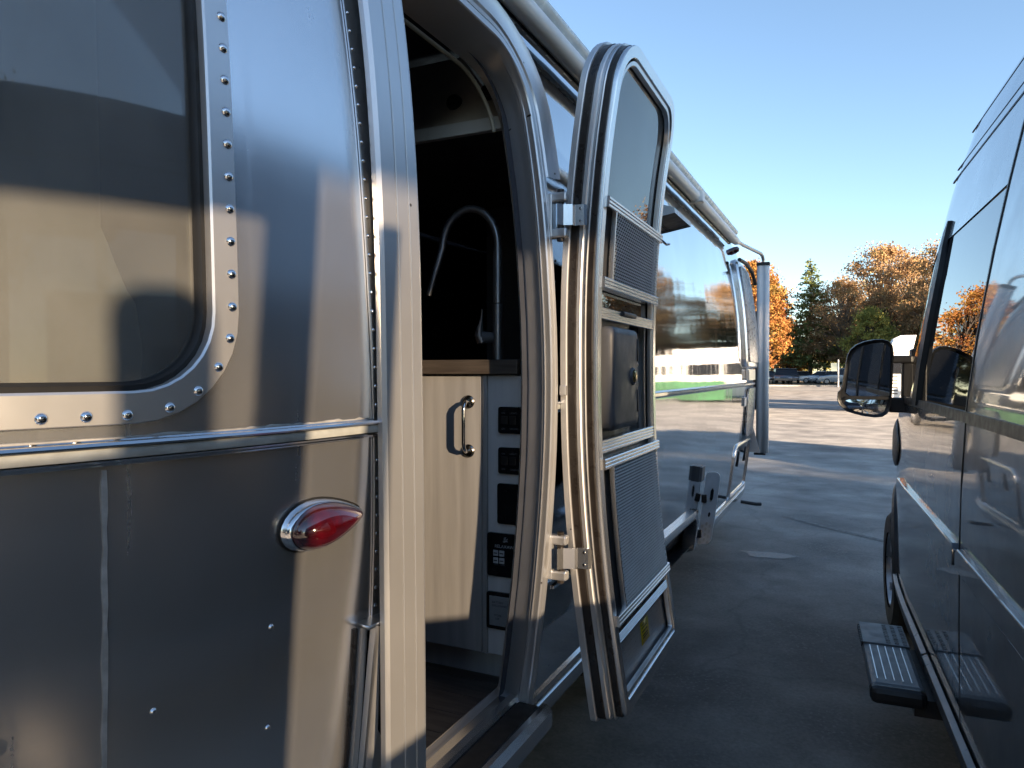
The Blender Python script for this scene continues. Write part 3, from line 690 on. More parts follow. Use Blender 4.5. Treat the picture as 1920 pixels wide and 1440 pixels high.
# ------------------------------------------------------------------ outside fittings further along
vt = MB(); A = [bodyp(3.32, 2.215, 0), bodyp(3.68, 2.215, 0), bodyp(3.68, 2.30, 0), bodyp(3.32, 2.30, 0)]
B = [bodyp(3.32, 2.215, .11), bodyp(3.68, 2.215, .11), bodyp(3.68, 2.238, .112), bodyp(3.32, 2.238, .112)]
vt.add(A + B, [(4, 5, 6, 7), (3, 7, 6, 2), (0, 4, 7, 3), (1, 2, 6, 5)])
VH = vt.build('vent_hood', M['white_paint'], TR)
v2 = MB(); v2.add([bodyp(3.325, 2.222, 0.002), bodyp(3.675, 2.222, .002), bodyp(3.675, 2.222, .108), bodyp(3.325, 2.222, .108)], [(0, 1, 2, 3)]); v2.build('vent_grille', simple('brown_vent', (.05, .025, .018), .6), VH)
# small service boxes and the open compartment flap
MB().slab(rrows(4.22, 4.32, .86, .95), bodyp, 0, .022).build('service_box', M['plastic_dark'], TR)
MB().slab(rrows(4.224, 4.316, .863, .947), bodyp, .023, .036).build('service_box_cover', M['step_grey'], TR)
fl = MB(); cx, cy = bodyp(4.5, .6, .02).x, 4.50
def flp(y, z, t): 
    b0 = bodyp(4.50, z, .015); return Vector((b0.x + (y) * .80 , 4.50 + y * .62 + t, z))
fl.slab(rrows(0.0, .095, .43, .88, .02, .04, .02, .03, 6, 4), flp, -.008, .008)
FL = fl.build('compartment_flap', simple('flap_white', (.80, .80, .80), .4), TR)
MB().slab(rrows(.045, .066, .70, .78, .02, .02, .02, .02), flp, -.011, -.0085).build('flap_latch', M['plastic_black'], FL)
MB().slab(rrows(.048, .062, .60, .63, .01, .01, .01, .01), flp, -.011, -.0085).build('flap_lock', M['plastic_black'], FL)
for i in range(4):
    for j in range(3):
        MB().slab(rrows(.015 + j * .025, .030 + j * .025, .43 + i * .034 + (j % 2) * .015, .452 + i * .034 + (j % 2) * .015, .008, .008, .008, .008, 2, 3), flp, -.0105, -.0082).build('flap_hole', M['alu_trim'], FL)
for z_ in (.50, .72): MB().box(bodyp(4.50, z_, .02), (.03, .03, .05), bev=.004).build('flap_hinge', M['plastic_black'], FL)
# front compartment door frame
fo = outline(5.72, 6.62, .50, .93, (.02, .02, .06, .10), 5, 5, 6); fi = outline(5.745, 6.595, .525, .905, (.015, .015, .045, .08), 5, 5, 6)
FD = MB().ring(fo, fi, bodyp, [(0, 0), (0, .008), (.3, .014), (.8, .014), (1, .006), (1, 0)]).build('front_compartment_frame', M['alu_bright'], TR)
for q_ in (5.95, 6.35): MB().slab([(.74, q_, q_ + .05), (.86, q_ + .03, q_ + .08)], bodyp, .002, .008).build('compartment_latch', M['plastic_black'], FD)
# stone guard wrapping the front corner
gs = MB().slab(rrows(6.05, 7.4, 1.58, 2.36, .12, .1, .05, .05, 12, 5), bodyp, .02, .045, 12).build('stone_guard', simple('grey_stone_guard', (.36, .38, .41), .3, .6), TR)
go = outline(6.0, 7.45, 1.53, 2.42, (.08, .08, .14, .14), 6, 10, 10); gi = outline(6.05, 7.4, 1.58, 2.36, (.05, .05, .11, .11), 6, 10, 10)
MB().ring(go, gi, bodyp, [(0, 0), (0, .02), (.3, .032), (1, .03), (1, 0)]).build('stone_guard_frame', M['alu_bright'], gs)
MB().tube([bodyp(6.08, 2.40, .05), bodyp(6.25, 2.385, .075), bodyp(6.5, 2.34, .085), bodyp(6.62, 2.25, .085)], .016, 8).build('stone_guard_hood', M['plastic_black'], gs)
MB().slab(rrows(6.10, 6.5, 1.43, 1.52, .01, .01, .01, .01), bodyp, .002, .03, 4).build('guard_latch', M['alu_trim'], gs)
MB().slab(rrows(6.16, 7.2, .96, 1.36, .1, .1, .1, .1, 8, 5), bodyp, .004, .018, 10).build('front_lower_guard', simple('grey_lower_guard', (.40, .41, .43), .3, .7), TR)
MB().slab(rrows(6.0, 6.1, 1.22, 1.29), bodyp, .002, .012).build('marker_plate', M['white_paint'], TR)
MB().lathe([(.03, 0), (.03, .02), (.022, .05), (.001, .06)], bodyp(6.3, 2.52, 0), (bodyp(6.3, 2.52, 1) - bodyp(6.3, 2.52, 0)), 12).build('front_clearance_lamp', M['red_lens'], TR)
MB().tube([(-.86, 6.3, .40), (-.74, 6.32, .385), (-.70, 6.34, .385)], .014, 8).build('jack_stub', M['plastic_black'], TR)
# porch handle rail and porch detail beyond the door
MB().slab(rrows(2.04, 2.2, .83, .84), bodyp, .002, .006).build('body_scuff_bar', M['alu_bright'], TR)
random.seed(21)
rivets(bpy.data.objects['side_upper_panel'], [(random.uniform(2.0, 6.0), random.uniform(1.5, 2.4), 0) for i in range(16)] , .004, .003, M['seal'])

# ------------------------------------------------------------------ awning along the roof edge, arm and post at the front
AW = thing('roll_out_awning', 'long white awning case along the trailer roof edge with a bent arm and grey post', 'awning', (-.9, 3.5, 2.5))
ax, az = -.885, 2.572
prof = []
for a in range(0, 360, 15): prof.append((ax + .036 * math.cos(R(a)), az - .004 + .034 * math.sin(R(a))))
mb = MB(); ys = [.35, 2.0, 4.0, 6.02]
rows = [[(x, y, z) for x, z in prof] + [(prof[0][0], y, prof[0][1])] for y in ys]; mb.grid(rows)
for y in (ys[0], ys[-1]): mb.add([(x, y, z) for x, z in prof], [tuple(range(len(prof)))])
mb.build('awning_roll', M['awning_white'], AW)
mb = MB(); P2 = [(ax - .012 + .042 * math.cos(R(a)), az + .058 + .026 * math.sin(R(a))) for a in range(0, 360, 20)]
mb.grid([[(x, y, z) for x, z in P2] + [(P2[0][0], y, P2[0][1])] for y in (.33, 3, 6.05)])
for y in (.33, 6.05): mb.add([(x, y, z) for x, z in P2], [tuple(range(len(P2)))])
mb.build('awning_case', simple('pale_blue_grey_case', (.72, .78, .80), .25), AW)
mb = MB(); mb.box((ax - .032, 3.2, az - .036), (.02, 5.6, .014)); mb.build('led_strip', M['plastic_black'], AW)
for i in range(36):
    y = .5 + i * .155
    MB().box((ax - .026, y, az - .0385), (.006, .075, .010)).build('led_cell', simple('led_cell', (.55, .62, .62), .3) if i == 0 else bpy.data.materials['led_cell'], AW)
for y in (4.45,):
    MB().box((ax + .01, y, az - .01), (.09, .06, .07), bev=.01).build('awning_cradle', M['awning_white'], AW)
MB().box((ax + .005, 6.09, az - .005), (.05, .10, .05), bev=.012).build('awning_end_cap', M['alu_trim'], AW)
px_, py_ = -.757, 6.92
MB().tube([(ax + .01, 6.1, az), (ax + .03, 6.3, az - .005), (px_ - .012, py_ - .10, 2.565), (px_ - .004, py_ - .03, 2.55), (px_, py_, 2.52), (px_, py_, 2.47)], .0155, 10).build('awning_arm', M['alu_trim'], AW)
mb = MB(); W = .052; pr = [(-W, -.03), (-W, .03), (-.02, .035), (-.015, .03), (.012, .03), (.017, .035), (W, .03), (W, -.03), (.017, -.036), (.012, -.03), (-.015, -.03), (-.02, -.036)]
mb.grid([[(px_ + a, py_ + b, z) for a, b in pr] + [(px_ + pr[0][0], py_ + pr[0][1], z)] for z in (.755, 2.47)])
for z in (.755, 2.47): mb.add([(px_ + a, py_ + b, z) for a, b in pr], [tuple(range(len(pr)))])
PO = mb.build('awning_post', M['awning_white'], AW, sharp=20)
MB().box((px_, py_, 2.482), (.115, .075, .03), bev=.004).build('post_cap', M['plastic_black'], PO)
MB().box((px_ - .02, py_, .748), (.10, .07, .02), bev=.004).build('post_foot', M['plastic_black'], PO)
br = MB(); br.add([(-.86, 6.86, 1.10), (-.77, 6.85, .765), (-.87, 6.85, .765), (-.86, 6.88, 1.10), (-.77, 6.87, .765), (-.87, 6.87, .765)], [(0, 1, 2), (5, 4, 3), (0, 3, 4, 1), (1, 4, 5, 2), (2, 5, 3, 0)]); br.build('post_bracket', M['alu_frame'], PO)
br = MB(); br.box((-.815, 6.95, 1.6), (.03, .04, .9)); br.build('post_back_rail', M['plastic_dark'], PO)

# ------------------------------------------------------------------ inside, seen through the doorway
fp = MB(); fp.add([(-3.1, -.2, .498), (-.93, -.2, .498), (-.93, 7.1, .498), (-3.1, 7.1, .498)], [(0, 1, 2, 3)])
FLO = fp.build('cabin_floor', M['floor_wood'], TR)
for i in range(12):
    y = 1.0 + i * .115
    MB().box((-1.75, y + .055, .5005), (1.55, .112, .005), bev=.001).build('floor_plank', M['floor_wood'], FLO)
YC = 1.985
KC = thing('kitchen_cabinet', 'pale wood galley cabinet with brown countertop just inside the trailer doorway', 'cabinet', (-1.4, 2.3, .5))
kb = MB(); kb.box((-1.40, YC + .33, 1.055), (.92, .62, .87)); kb.build('carcass', M['cab_grey'], KC)
kb = MB(); kb.box((-1.42, YC + .35, .56), (.93, .5, .125)); kb.build('toe_kick', M['cab_grey'], KC)
CD = MB().box((-1.435, YC + .009, 1.052), (.765, .02, .872), bev=.003).build('cabinet_door', M['cab_wood'], KC)
MB().box((-1.041, YC + .008, 1.052), (.014, .024, .872), bev=.002).build('cabinet_stile', M['cab_wood'], KC)
MB().box((-.973, YC + .012, 1.052), (.118, .016, .872), bev=.002).build('control_board', M['cab_grey'], KC)
MB().box((-1.40, YC + .33, 1.515), (.96, .70, .045), bev=.003).build('countertop', M['counter'], KC)
# bar handle
hx = -1.098
HN = MB().tube([(hx, YC, 1.405), (hx, YC - .02, 1.405), (hx, YC - .030, 1.395), (hx, YC - .034, 1.38), (hx, YC - .034, 1.275), (hx, YC - .030, 1.26), (hx, YC - .02, 1.25), (hx, YC, 1.25)], .0065, 12).build('handle', M['chrome'], CD)
for z in (1.405, 1.25): MB().lathe([(.021, 0), (.021, .004), (.017, .008), (.006, .009)], (hx, YC, z), (0, -1, 0), 20).build('handle_rose', simple('dark_nickel', (.25, .24, .22), .25, 1.0) if z > 1.3 else bpy.data.materials['dark_nickel'], CD)
def plate(name, x0, x1, z0, z1, mat, y=YC + .003, d=.008):
    def fn(a, b, t): return Vector((a, y - t, b))
    return MB().slab(rrows(x0, x1, z0, z1, .008, .008, .008, .008, 2, 4), fn, 0, d).build(name, mat, KC)
def text(body, size, loc, mat, parent, name='lettering'):
    cu = bpy.data.curves.new('tmp', 'FONT'); cu.body = body; cu.size = size; cu.align_x = 'LEFT'
    o = bpy.data.objects.new('tmp', cu); C.objects.link(o); dg = bpy.context.evaluated_depsgraph_get(); dg.update()
    me = bpy.data.meshes.new_from_object(o.evaluated_get(dg)); bpy.data.objects.remove(o); bpy.data.curves.remove(cu)
    me.name = name; t = bpy.data.objects.new(name, me); C.objects.link(t); me.materials.clear(); me.materials.append(mat)
    t.parent = parent; t.location = Vector(loc); t.rotation_euler = (R(90), 0, 0); return t
M['print'] = simple('pale_print', (.52, .53, .55), .5)
M['print_dim'] = simple('dim_print', (.16, .17, .18), .5)
for z0, z1 in ((1.310, 1.392), (1.185, 1.267)):
    P_ = plate('switch_panel', -.992, -.91, z0, z1, M['panel_black'])
    for dx, dz_, s_ in ((.012, .06, 'ON'), (.04, .06, 'LIGHTS'), (.012, .012, 'ON'), (.04, .012, 'CEILING')):
        text(s_, .008, (-.992 + dx, YC - .006, z0 + dz_), M['print_dim'], P_)
    for dx in (.012, .04): MB().box((-.992 + dx + .01, YC - .006, z0 + .041), (.022, .004, .026), bev=.0015).build('rocker_switch', M['plastic_black'], P_)
plate('blank_panel', -.995, -.91, 1.03, 1.155, M['panel_black'])
P_ = plate('awning_control_panel', -1.030, -.905, .865, 1.0, M['panel_black'])
text('RELAX', .014, (-1.004, YC - .0056, .955), M['print'], P_); text('AWNING', .014, (-.962, YC - .0056, .955), M['print'], P_)
# small script emblem
MB().tube([(-.972 + a * .001, YC - .0058, .972 + b * .001) for a, b in ((0, 14), (8, 18), (4, 12), (-2, 8), (6, 9), (14, 14), (9, 6), (2, 2), (-4, 3), (4, 5), (14, 4))], .0009, 5).build('emblem', M['print'], P_)
for i in range(2):
    for j in range(2):
        K_ = MB().box((-1.000 + i * .021, YC - .0062, .938 - j * .023), (.017, .003, .018), bev=.001).build('key_button', M['print'], P_)
        MB().box((-1.000 + i * .021, YC - .0082, .938 - j * .023), (.012, .001, .003)).build('key_mark', M['plastic_black'], K_)
MB().lathe([(.008, 0), (.008, .004), (.001, .006)], (-.925, YC - .005, .922), (0, -1, 0), 14).build('red_button', simple('red_button', (.35, .01, .02), .3), P_)
text('OPEN  CLOSE', .006, (-1.006, YC - .0056, .900), M['print_dim'], P_)
P_ = plate('battery_panel', -1.033, -.905, .70, .815, M['panel_black'])
F_ = MB().box((-.966, YC - .0055, .757), (.112, .003, .092), bev=.001).build('battery_face', simple('grey_face', (.30, .32, .34), .4), P_)
text('BATTERY', .0095, (-1.012, YC - .0075, .781), M['plastic_black'], F_); text('DISCONNECT', .0095, (-1.012, YC - .0075, .771), M['plastic_black'], F_)
text('STORE', .0085, (-1.005, YC - .0075, .741), M['plastic_black'], F_); text('USE', .0085, (-1.001, YC - .0075, .731), M['plastic_black'], F_)
MB().lathe([(.009, 0), (.009, .003), (.001, .004)], (-.948, YC - .0068, .781), (0, -1, 0), 14).build('indicator', M['plastic_dark'], F_)
MB().box((-.945, YC - .009, .735), (.022, .006, .03), bev=.002).build('rocker_switch', M['plastic_black'], F_)
# faucet
FA = thing('kitchen_faucet', 'tall grey gooseneck faucet with side lever on the galley countertop', 'faucet', (-1.06, YC + .13, 1.5375))
fx, fy, fz = -1.06, YC + .13, 1.5375
fm = simple('satin_nickel', (.30, .31, .33), .42, .9)
FB = MB().tube([(fx, fy, fz), (fx, fy, fz + .185)], .0175, 16).build('faucet_body', fm, FA)
pth = [(fx, fy, fz + .188), (fx, fy, fz + .34)]
for a in range(0, 181, 12): pth.append((fx - .10 + .10 * math.cos(R(a)), fy - .02 * (a / 180), fz + .38 + .125 * math.sin(R(a))))
pth += [(fx - .222, fy - .03, fz + .30), (fx - .242, fy - .04, fz + .22)]
MB().tube(pth, [.0165, .0165] + [.0125] * 16 + [.011, .009], 12).build('spout', fm, FA)
MB().tube([(fx - .012, fy - .01, fz + .075), (fx - .045, fy - .035, fz + .075)], [.016, .0215], 16).build('valve', M['plastic_dark'], FA)
MB().tube([(fx - .042, fy - .034, fz + .06), (fx - .05, fy - .04, fz + .085), (fx - .035, fy - .05, fz + .135), (fx - .03, fy - .055, fz + .165)], [.017, .016, .004, .003], 10).build('lever', fm, FA)
# upper cabinet with two round speakers, ceiling light
UC = thing('overhead_cabinet', 'pale overhead locker with two round black pucks above the doorway galley', 'cabinet', (-1.4, 2.3, 2.26))
ub = MB(); F8 = []
ub.add([(-.98, YC + .02, 2.285), (-1.75, YC + .02, 2.285), (-1.75, YC + .14, 2.56), (-1.2, YC + .14, 2.56)], [(0, 1, 2, 3)])
uu = MB(); uu.add([(-.98, YC + .03, 2.284), (-1.75, YC + .03, 2.284), (-1.75, 4.2, 2.284), (-.98, 4.2, 2.284)], [(0, 3, 2, 1)]); uu.build('locker_underside', M['lining'], UC)  # dark colour paints shade onto the underside of the pale locker
ub.build('locker_end', simple('pale_locker', (.62, .58, .53), .5), UC)
MB().box((-1.37, YC + .005, 2.265), (.80, .024, .042), bev=.003).build('valance', M['white_paint'], UC)
for x, z in ((-1.18, 2.372), (-1.055, 2.385)):
    MB().lathe([(.026, 0), (.026, .02), (.021, .026), (.001, .028)], (x, YC + .02 + .045, z), (0, -1, .25), 20).build('round_speaker', M['plastic_black'], UC)
LI = tag(MB().box((-1.588, 2.78, 2.375), (.05, .37, .015), bev=.003).build('ceiling_light', emit('lit_diffuser', (.75, .92, 1.0), 1.0)), 'thin pale blue light bar glowing in the dark trailer interior', 'light')
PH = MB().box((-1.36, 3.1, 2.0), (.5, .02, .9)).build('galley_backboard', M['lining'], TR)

# ------------------------------------------------------------------ grey van on the right (modelled in its own frame: x right, y forward)
VAN = thing('camper_van', 'dark grey high-roof van parked close beside the trailer, black mirror and side step', 'van', (.427, 0, 0), R(3.2), local=True)
VZ = [.28, .34, .42, .55, .9, 1.2, 1.38, 1.5, 1.8, 2.0, 2.1, 2.25, 2.36, 2.47, 2.60, 2.70, 2.74]
VX = [.06, .025, .0, -.004, -.008, -.004, .006, .018, .062, .098, .118, .150, .178, .215, .265, .36, .56]
VW = 2.05; BELT = 1.375
def vxs(z): return smooth_interp(z, VZ, VX)
def vin(y, z):
    f = smooth_interp(y, [3.7, 4.1, 4.5, 4.85, 5.1, 5.3], [0, .012, .05, .12, .24, .45]) if y > 3.7 else 0
    return f
def vtop(y): return interp(y, [-1.6, 3.6, 3.78, 4.05, 4.5, 5.3], [2.74, 2.74, 2.66, 2.29, 1.40, 1.39]) if y < 5.4 else 1.39
WH_F, WH_R = 4.72, -.72
def vbot(y):
    b = .30
    for c in (WH_F, WH_R):
        if abs(y - c) < .45: b = max(b, .34 + math.sqrt(.45 ** 2 - (y - c) ** 2))
    return b
def vhood(y): return interp(y, [4.4, 4.8, 5.1, 5.3], [BELT, 1.27, 1.12, .92])
LV = [0, .04, .12, .22, .4, .6, .70, .8, 1.0]
UZ = [1.375, 1.42, 1.6, 1.70, 1.85, 2.04, 2.10, 2.2, 2.3, 2.38, 2.47, 2.54, 2.60, 2.67, 2.72, 2.74]
def vside(y, left=True):
    b, tp, bl = vbot(y), vtop(y), min(BELT, vhood(y)); P = []
    for t in LV:
        z = lerp(b, bl, t); P.append((vxs(z) + vin(y, z), y, z))
    for z in UZ[1:]:
        f = (z - BELT) / (2.74 - BELT); zz = bl + f * max(.02, tp - BELT)
        x = vxs(z) if tp > 2.3 else lerp(vxs(BELT) + (z - BELT) * .25, vxs(z), (tp - 1.4) / .9)
        P.append((x + vin(y, zz), y, zz))
    return P
ys = sorted(set([-1.55, -1.45, -1.2, -1.0, -.8, -.6, -.4, -.2, .0, .18, .30, .6, .9, 1.2, 1.4, 1.58, 1.75, 1.9, 2.2, 2.45, 2.46, 2.7, 3.0, 3.2, 3.42, 3.50, 3.6, 3.7, 3.8, 3.9, 4.0, 4.1, 4.2, 4.3, 4.4, 4.5, 4.65, 4.8, 4.95, 5.1, 5.2, 5.3]
              + [WH_F + .45 * math.sin(R(a)) for a in range(-90, 91, 15)] + [WH_R + .45 * math.sin(R(a)) for a in range(-90, 91, 15)]))
ys = [ys[0]] + [b for a, b in zip(ys[:-1], ys[1:]) if b - a > .004]
n0 = len(LV) - 1
W_LEFT = [(-1.2, .18, n0 + 3, n0 + 5), (.30, 1.58, 6, n0 + 7), (2.46, 3.42, n0, n0 + 5), (3.50, 4.0, n0, n0 + 5)]; W_RIGHT = [(-1.45, 1.75, n0, n0 + 11), (2.46, 3.42, n0, n0 + 5), (3.50, 4.0, n0, n0 + 5)]
JW = (len(LV) - 1, len(LV) + 3)          # window rows 1.375..2.04 (index of first and past-last row)
def van_side(wins, right):
    body = MB(); glass = []
    P = [vside(y) for y in ys]
    if right: P = [[(VW - a, b, c) for a, b, c in r_] for r_ in P]
    def inwin(i, j):
        yc = (ys[i] + ys[i + 1]) / 2
        return any(a < yc < b and j0 <= j < j1 for a, b, j0, j1 in wins)
    body.grid(P, True, right, inwin)
    return body, P, inwin
for right, wins in ((False, W_LEFT), (True, W_RIGHT)):
    body, P, inwin = van_side(wins, right)
    bo = body.build('body_side', M['van_paint'], VAN, sharp=35)
    for a, b, j0, j1 in wins:
        idx = [i for i, y in enumerate(ys) if a - 1e-4 <= y <= b + 1e-4]
        G = MB().grid([[(x + (.004 if not right else -.004), y, z) for x, y, z in P[i][j0:j1 + 1]] for i in idx]).build('side_window', M['van_glass'] if a > 2 else M['van_glass_dark'], VAN)
top = MB()
rows = []
for y in ys:
    s_ = vside(y)[-1]; c_ = (VW / 2, y, s_[2] + (.02 if y < 3.5 else .03)); rows.append([s_, (lerp(s_[0], VW / 2, .5), y, s_[2] + .015), c_, (VW - lerp(s_[0], VW / 2, .5), y, s_[2] + .015), (VW - s_[0], y, s_[2])])
ia = [i for i, y in enumerate(ys) if y <= 3.81]; ib = [i for i, y in enumerate(ys) if 3.79 <= y <= 4.5]; ic = [i for i, y in enumerate(ys) if y >= 4.49]
MB().grid([rows[i] for i in ia]).build('van_roof', M['van_paint'], VAN)
MB().grid([rows[i] for i in ib]).build('windshield', M['van_glass'], VAN)
MB().grid([rows[i] for i in ic]).build('hood', M['van_paint'], VAN)
fr = MB(); S = vside(ys[-1]); fr.grid([[p_, (VW - p_[0], p_[1] + .0, p_[2])] for p_ in S]); fr.build('front_end', M['plastic_black'], VAN)
bk = MB(); S = vside(ys[0]); n_ = len(S)
bk.grid([[S[j], (VW / 2, S[j][1], S[j][2]), (VW - S[j][0], S[j][1], S[j][2])] for j in range(n_)]); bk.build('rear_doors', M['van_paint'], VAN)
MB().box((VW / 2, 1.5, .50), (VW - .12, 5.7, .08)).build('van_floor', M['plastic_black'], VAN)
for sx_, sy_ in ((.34, -.13), (.42, 2.25), (1.5, 2.25)):  # narrow first form is added to cast the photographer's shadow on the blind
    mb = MB(); mb.box((sx_, sy_, 1.30), (.16 if sy_ < 0 else .46, .17 if sy_ < 0 else .16, .88), bev=.06); mb.box((sx_, sy_, 1.86 if sy_ < 0 else 1.84), (.10 if sy_ < 0 else .26, .14 if sy_ < 0 else .10, .26), bev=.05)
    mb.box((sx_, sy_ + .02, 1.72), (.02, .1, .1)); mb.build('seat', simple('grey_seat_cloth', (.06, .06, .065), .85) if sy_ < 0 else bpy.data.materials['grey_seat_cloth'], VAN)
# black divider in the cab window and the glass edge behind it
def vsp(y, z, t=0.0): return Vector((vxs(z) + vin(y, z) - t, y, z))
dv = MB().slab([(z, 3.40 + .0 * z + (.03 if z > 2.0 else 0) , 3.515) for z in (1.36, 1.5, 1.7, 1.9, 2.02)] + [(2.08, 3.44, 3.50), (2.12, 3.44, 3.46)], vsp, -.01, .014).build('window_divider', M['plastic_black'], VAN)
MB().slab([(z, 2.455, 2.467) for z in (1.37, 1.6, 1.85, 2.05, 2.2, 2.3)], vsp, -.002, .003).build('door_gap', M['plastic_black'], VAN)
MB().slab([(z, 2.452, 2.462) for z in (.42, .7, 1.0, 1.2, 1.37)], vsp, -.004, .0015).build('door_gap', M['rubber'], VAN)
MB().slab([(1.352, 1.60, 3.98), (1.37, 1.60, 3.98), (1.384, 1.60, 3.98)], vsp, -.004, .006, 16).build('belt_trim', M['plastic_black'], VAN)
MB().slab([(z, -1.4, .26) for z in (1.352, 1.384)], vsp, -.004, .004, 10).build('belt_trim', M['plastic_black'], VAN)
for z_ in (2.332, 2.388, 2.548):
    MB().slab([(z_, -.58, 3.72), (z_ + (.010 if z_ < 2.36 else .006), -.58, 3.72)], lambda y, z, t: Vector((vxs(z) - t - (0), y, z)), -.006, .0012, 12).build('roof_seam', M['rubber'], VAN)
MB().slab([(z, .442, .498) for z in (1.05, 1.3, 1.6, 1.85, 2.06)], vsp, -.012, .004).build('window_mullion', M['plastic_black'], VAN)  # unseen bar added to throw a dark stripe on the trailer skin
# body side moulding in two lengths and the sill
for a, b in ((-.2, 2.44), (2.475, 3.95)):
    MB().slab([(.925, a + .01, b - .01), (.932, a, b), (.975, a, b), (.99, a + .02, b - .03)], vsp, -.004, .016, 12).build('side_moulding', M['van_paint'], VAN, bevel=.004)
for a, b in ((-.2, 2.1), (2.11, 3.05), (3.06, 4.235)):
    mb = MB(); pr = [(.285, -.02), (.30, .012), (.36, .022), (.40, .02), (.425, .012), (.432, -.004)]
    mb.grid([[vsp(y, z, t) for z, t in pr] for y in zlist(a, b, .2)]); mb.build('sill_cladding', M['plastic_dark'], VAN)
    MB().grid([[vsp(y, z, t) for z, t in [(.428, .004), (.436, .019), (.446, .02), (.455, .003)]] for y in zlist(a + .004, b - .004, .2)]).build('sill_strip', simple('grey_sill_strip', (.33, .34, .35), .35), VAN)  # pale grey is painted sky reflection along the cladding lip
# wheel arches and wheels
for c_ in (WH_F, WH_R):
    for side in (0, 1):
        mb = MB(); rows = []
        for a in range(-80, 81, 10):
            rw = []
            for rad, t in ((.445, -.12), (.445, .012), (.46, .022), (.50, .024), (.525, .012), (.53, -.004)):
                y = c_ + rad * math.sin(R(a)); z = .34 + rad * math.cos(R(a)); p_ = vsp(y, max(.30, z), t)
                rw.append((p_.x if not side else VW - p_.x, y, z))
            rows.append(rw)
        mb.grid(rows).build('wheel_arch', M['plastic_black'], VAN)
        wheel_mesh('wheel', VAN, (.135 if not side else VW - .135, c_, .345), .345, .22, (-1 if not side else 1, 0, 0))
# headlight on the front wing
hl = MB(); rows = []
for j in range(7):
    f = j / 6; kk = math.sqrt(max(0, 1 - f * f)); rows.append([vsp(4.50 + .50 * kk * math.cos(a), 1.115 + .125 * kk * math.sin(a), .004 + .022 * f) for a in [2 * math.pi * i / 24 for i in range(25)]])
hl.grid(rows).build('headlight', M['headlight'], VAN)
# door mirror: outlines in the mirror's own plane (x right, z up), facing backwards
MX, MY, MZ, MS = -.162, 3.86, 1.468, 3.50 / 1345 / 4.233
def mo(pts): return [(MX + (a - 270) * MS, MZ - (b - 630) * MS) for a, b in pts]
hous = mo([(75, 740), (72, 800), (88, 845), (140, 892), (200, 912), (270, 928), (340, 936), (390, 930), (425, 905), (445, 850), (455, 780), (462, 600), (466, 430), (458, 375), (430, 340), (390, 326), (330, 326), (260, 340), (200, 366), (160, 405), (140, 450), (128, 520), (116, 600), (104, 690), (92, 722)])
def flatp(pts, y): return [Vector((a, y, b)) for a, b in pts]
def shrink(pts, f):
    cx = sum(p_[0] for p_ in pts) / len(pts); cz = sum(p_[1] for p_ in pts) / len(pts); return [(cx + (a - cx) * f, cz + (b - cz) * f) for a, b in pts]
mm = MB(); rws = [flatp(shrink(hous, .90), MY + .012), flatp(shrink(hous, .965), MY - .002), flatp(shrink(hous, .99), MY - .004), flatp(hous, MY + .01), flatp(shrink(hous, 1.01), MY + .04), flatp(shrink(hous, .93), MY + .10), flatp(shrink(hous, .70), MY + .145), flatp(shrink(hous, .02), MY + .155)]
for r_ in rws: r_.append(r_[0])
MI = mm.grid(rws).build('door_mirror', M['plastic_black'], VAN, sharp=50)
bk = MB(); bk.add(flatp(shrink(hous, .91), MY + .011), [tuple(range(len(hous)))]); bk.build('mirror_back', M['plastic_black'], MI)
ug = mo([(132, 745), (148, 600), (160, 500), (175, 452), (205, 408), (250, 378), (320, 358), (400, 348), (428, 360), (440, 390), (440, 600), (438, 765), (300, 770), (160, 768)])
lg = mo([(112, 797), (122, 835), (150, 866), (200, 888), (260, 902), (330, 912), (380, 908), (405, 880), (418, 840), (420, 797), (270, 797)])
u_ = MB(); u_.add(flatp(ug, MY + .008), [tuple(range(len(ug)))]); u_.build('mirror_glass', M['mirror'], MI)
def lgp(a, b): return Vector((a, MY + .006 + ((a - MX) ** 2 * .5 + (b - (MZ - .14)) ** 2 * 1.2), b))
u_ = MB(); cx_ = sum(a for a, b in lg) / len(lg); cz_ = sum(b for a, b in lg) / len(lg); rws = []
for f in (1, .75, .5, .25, .02): rws.append([lgp(cx_ + (a - cx_) * f, cz_ + (b - cz_) * f) for a, b in lg])
for r_ in rws: r_.append(r_[0])
u_.grid(rws).build('wide_angle_glass', M['mirror'], MI)
u_ = MB(); u_.add(flatp(mo([(140, 770), (445, 770), (440, 795), (110, 795)]), MY + .004), [(0, 1, 2, 3)]); u_.build('mirror_rib', M['plastic_black'], MI)
def mbx(a0, b0, a1, b1, y0, y1, nm):
    (x0, z0), (x1, z1) = mo([(a0, b0), (a1, b1)]); MB().box(((x0 + x1) / 2, (y0 + y1) / 2, (z0 + z1) / 2), (abs(x1 - x0), y1 - y0, abs(z1 - z0)), bev=.008).build(nm, M['plastic_black'], MI)
mbx(450, 452, 600, 512, MY + .02, MY + .09, 'mirror_arm'); mbx(440, 780, 600, 895, MY + .02, MY + .10, 'mirror_arm'); mbx(528, 505, 610, 800, MY + .03, MY + .09, 'mirror_mount')
for b_ in (610, 640, 668, 695, 722, 745): mbx(455, b_, 500, b_ + 8, MY + .03, MY + .06, 'mirror_fin')
mbx(590, 400, 700, 900, MY + .03, MY + .12, 'mirror_sail')
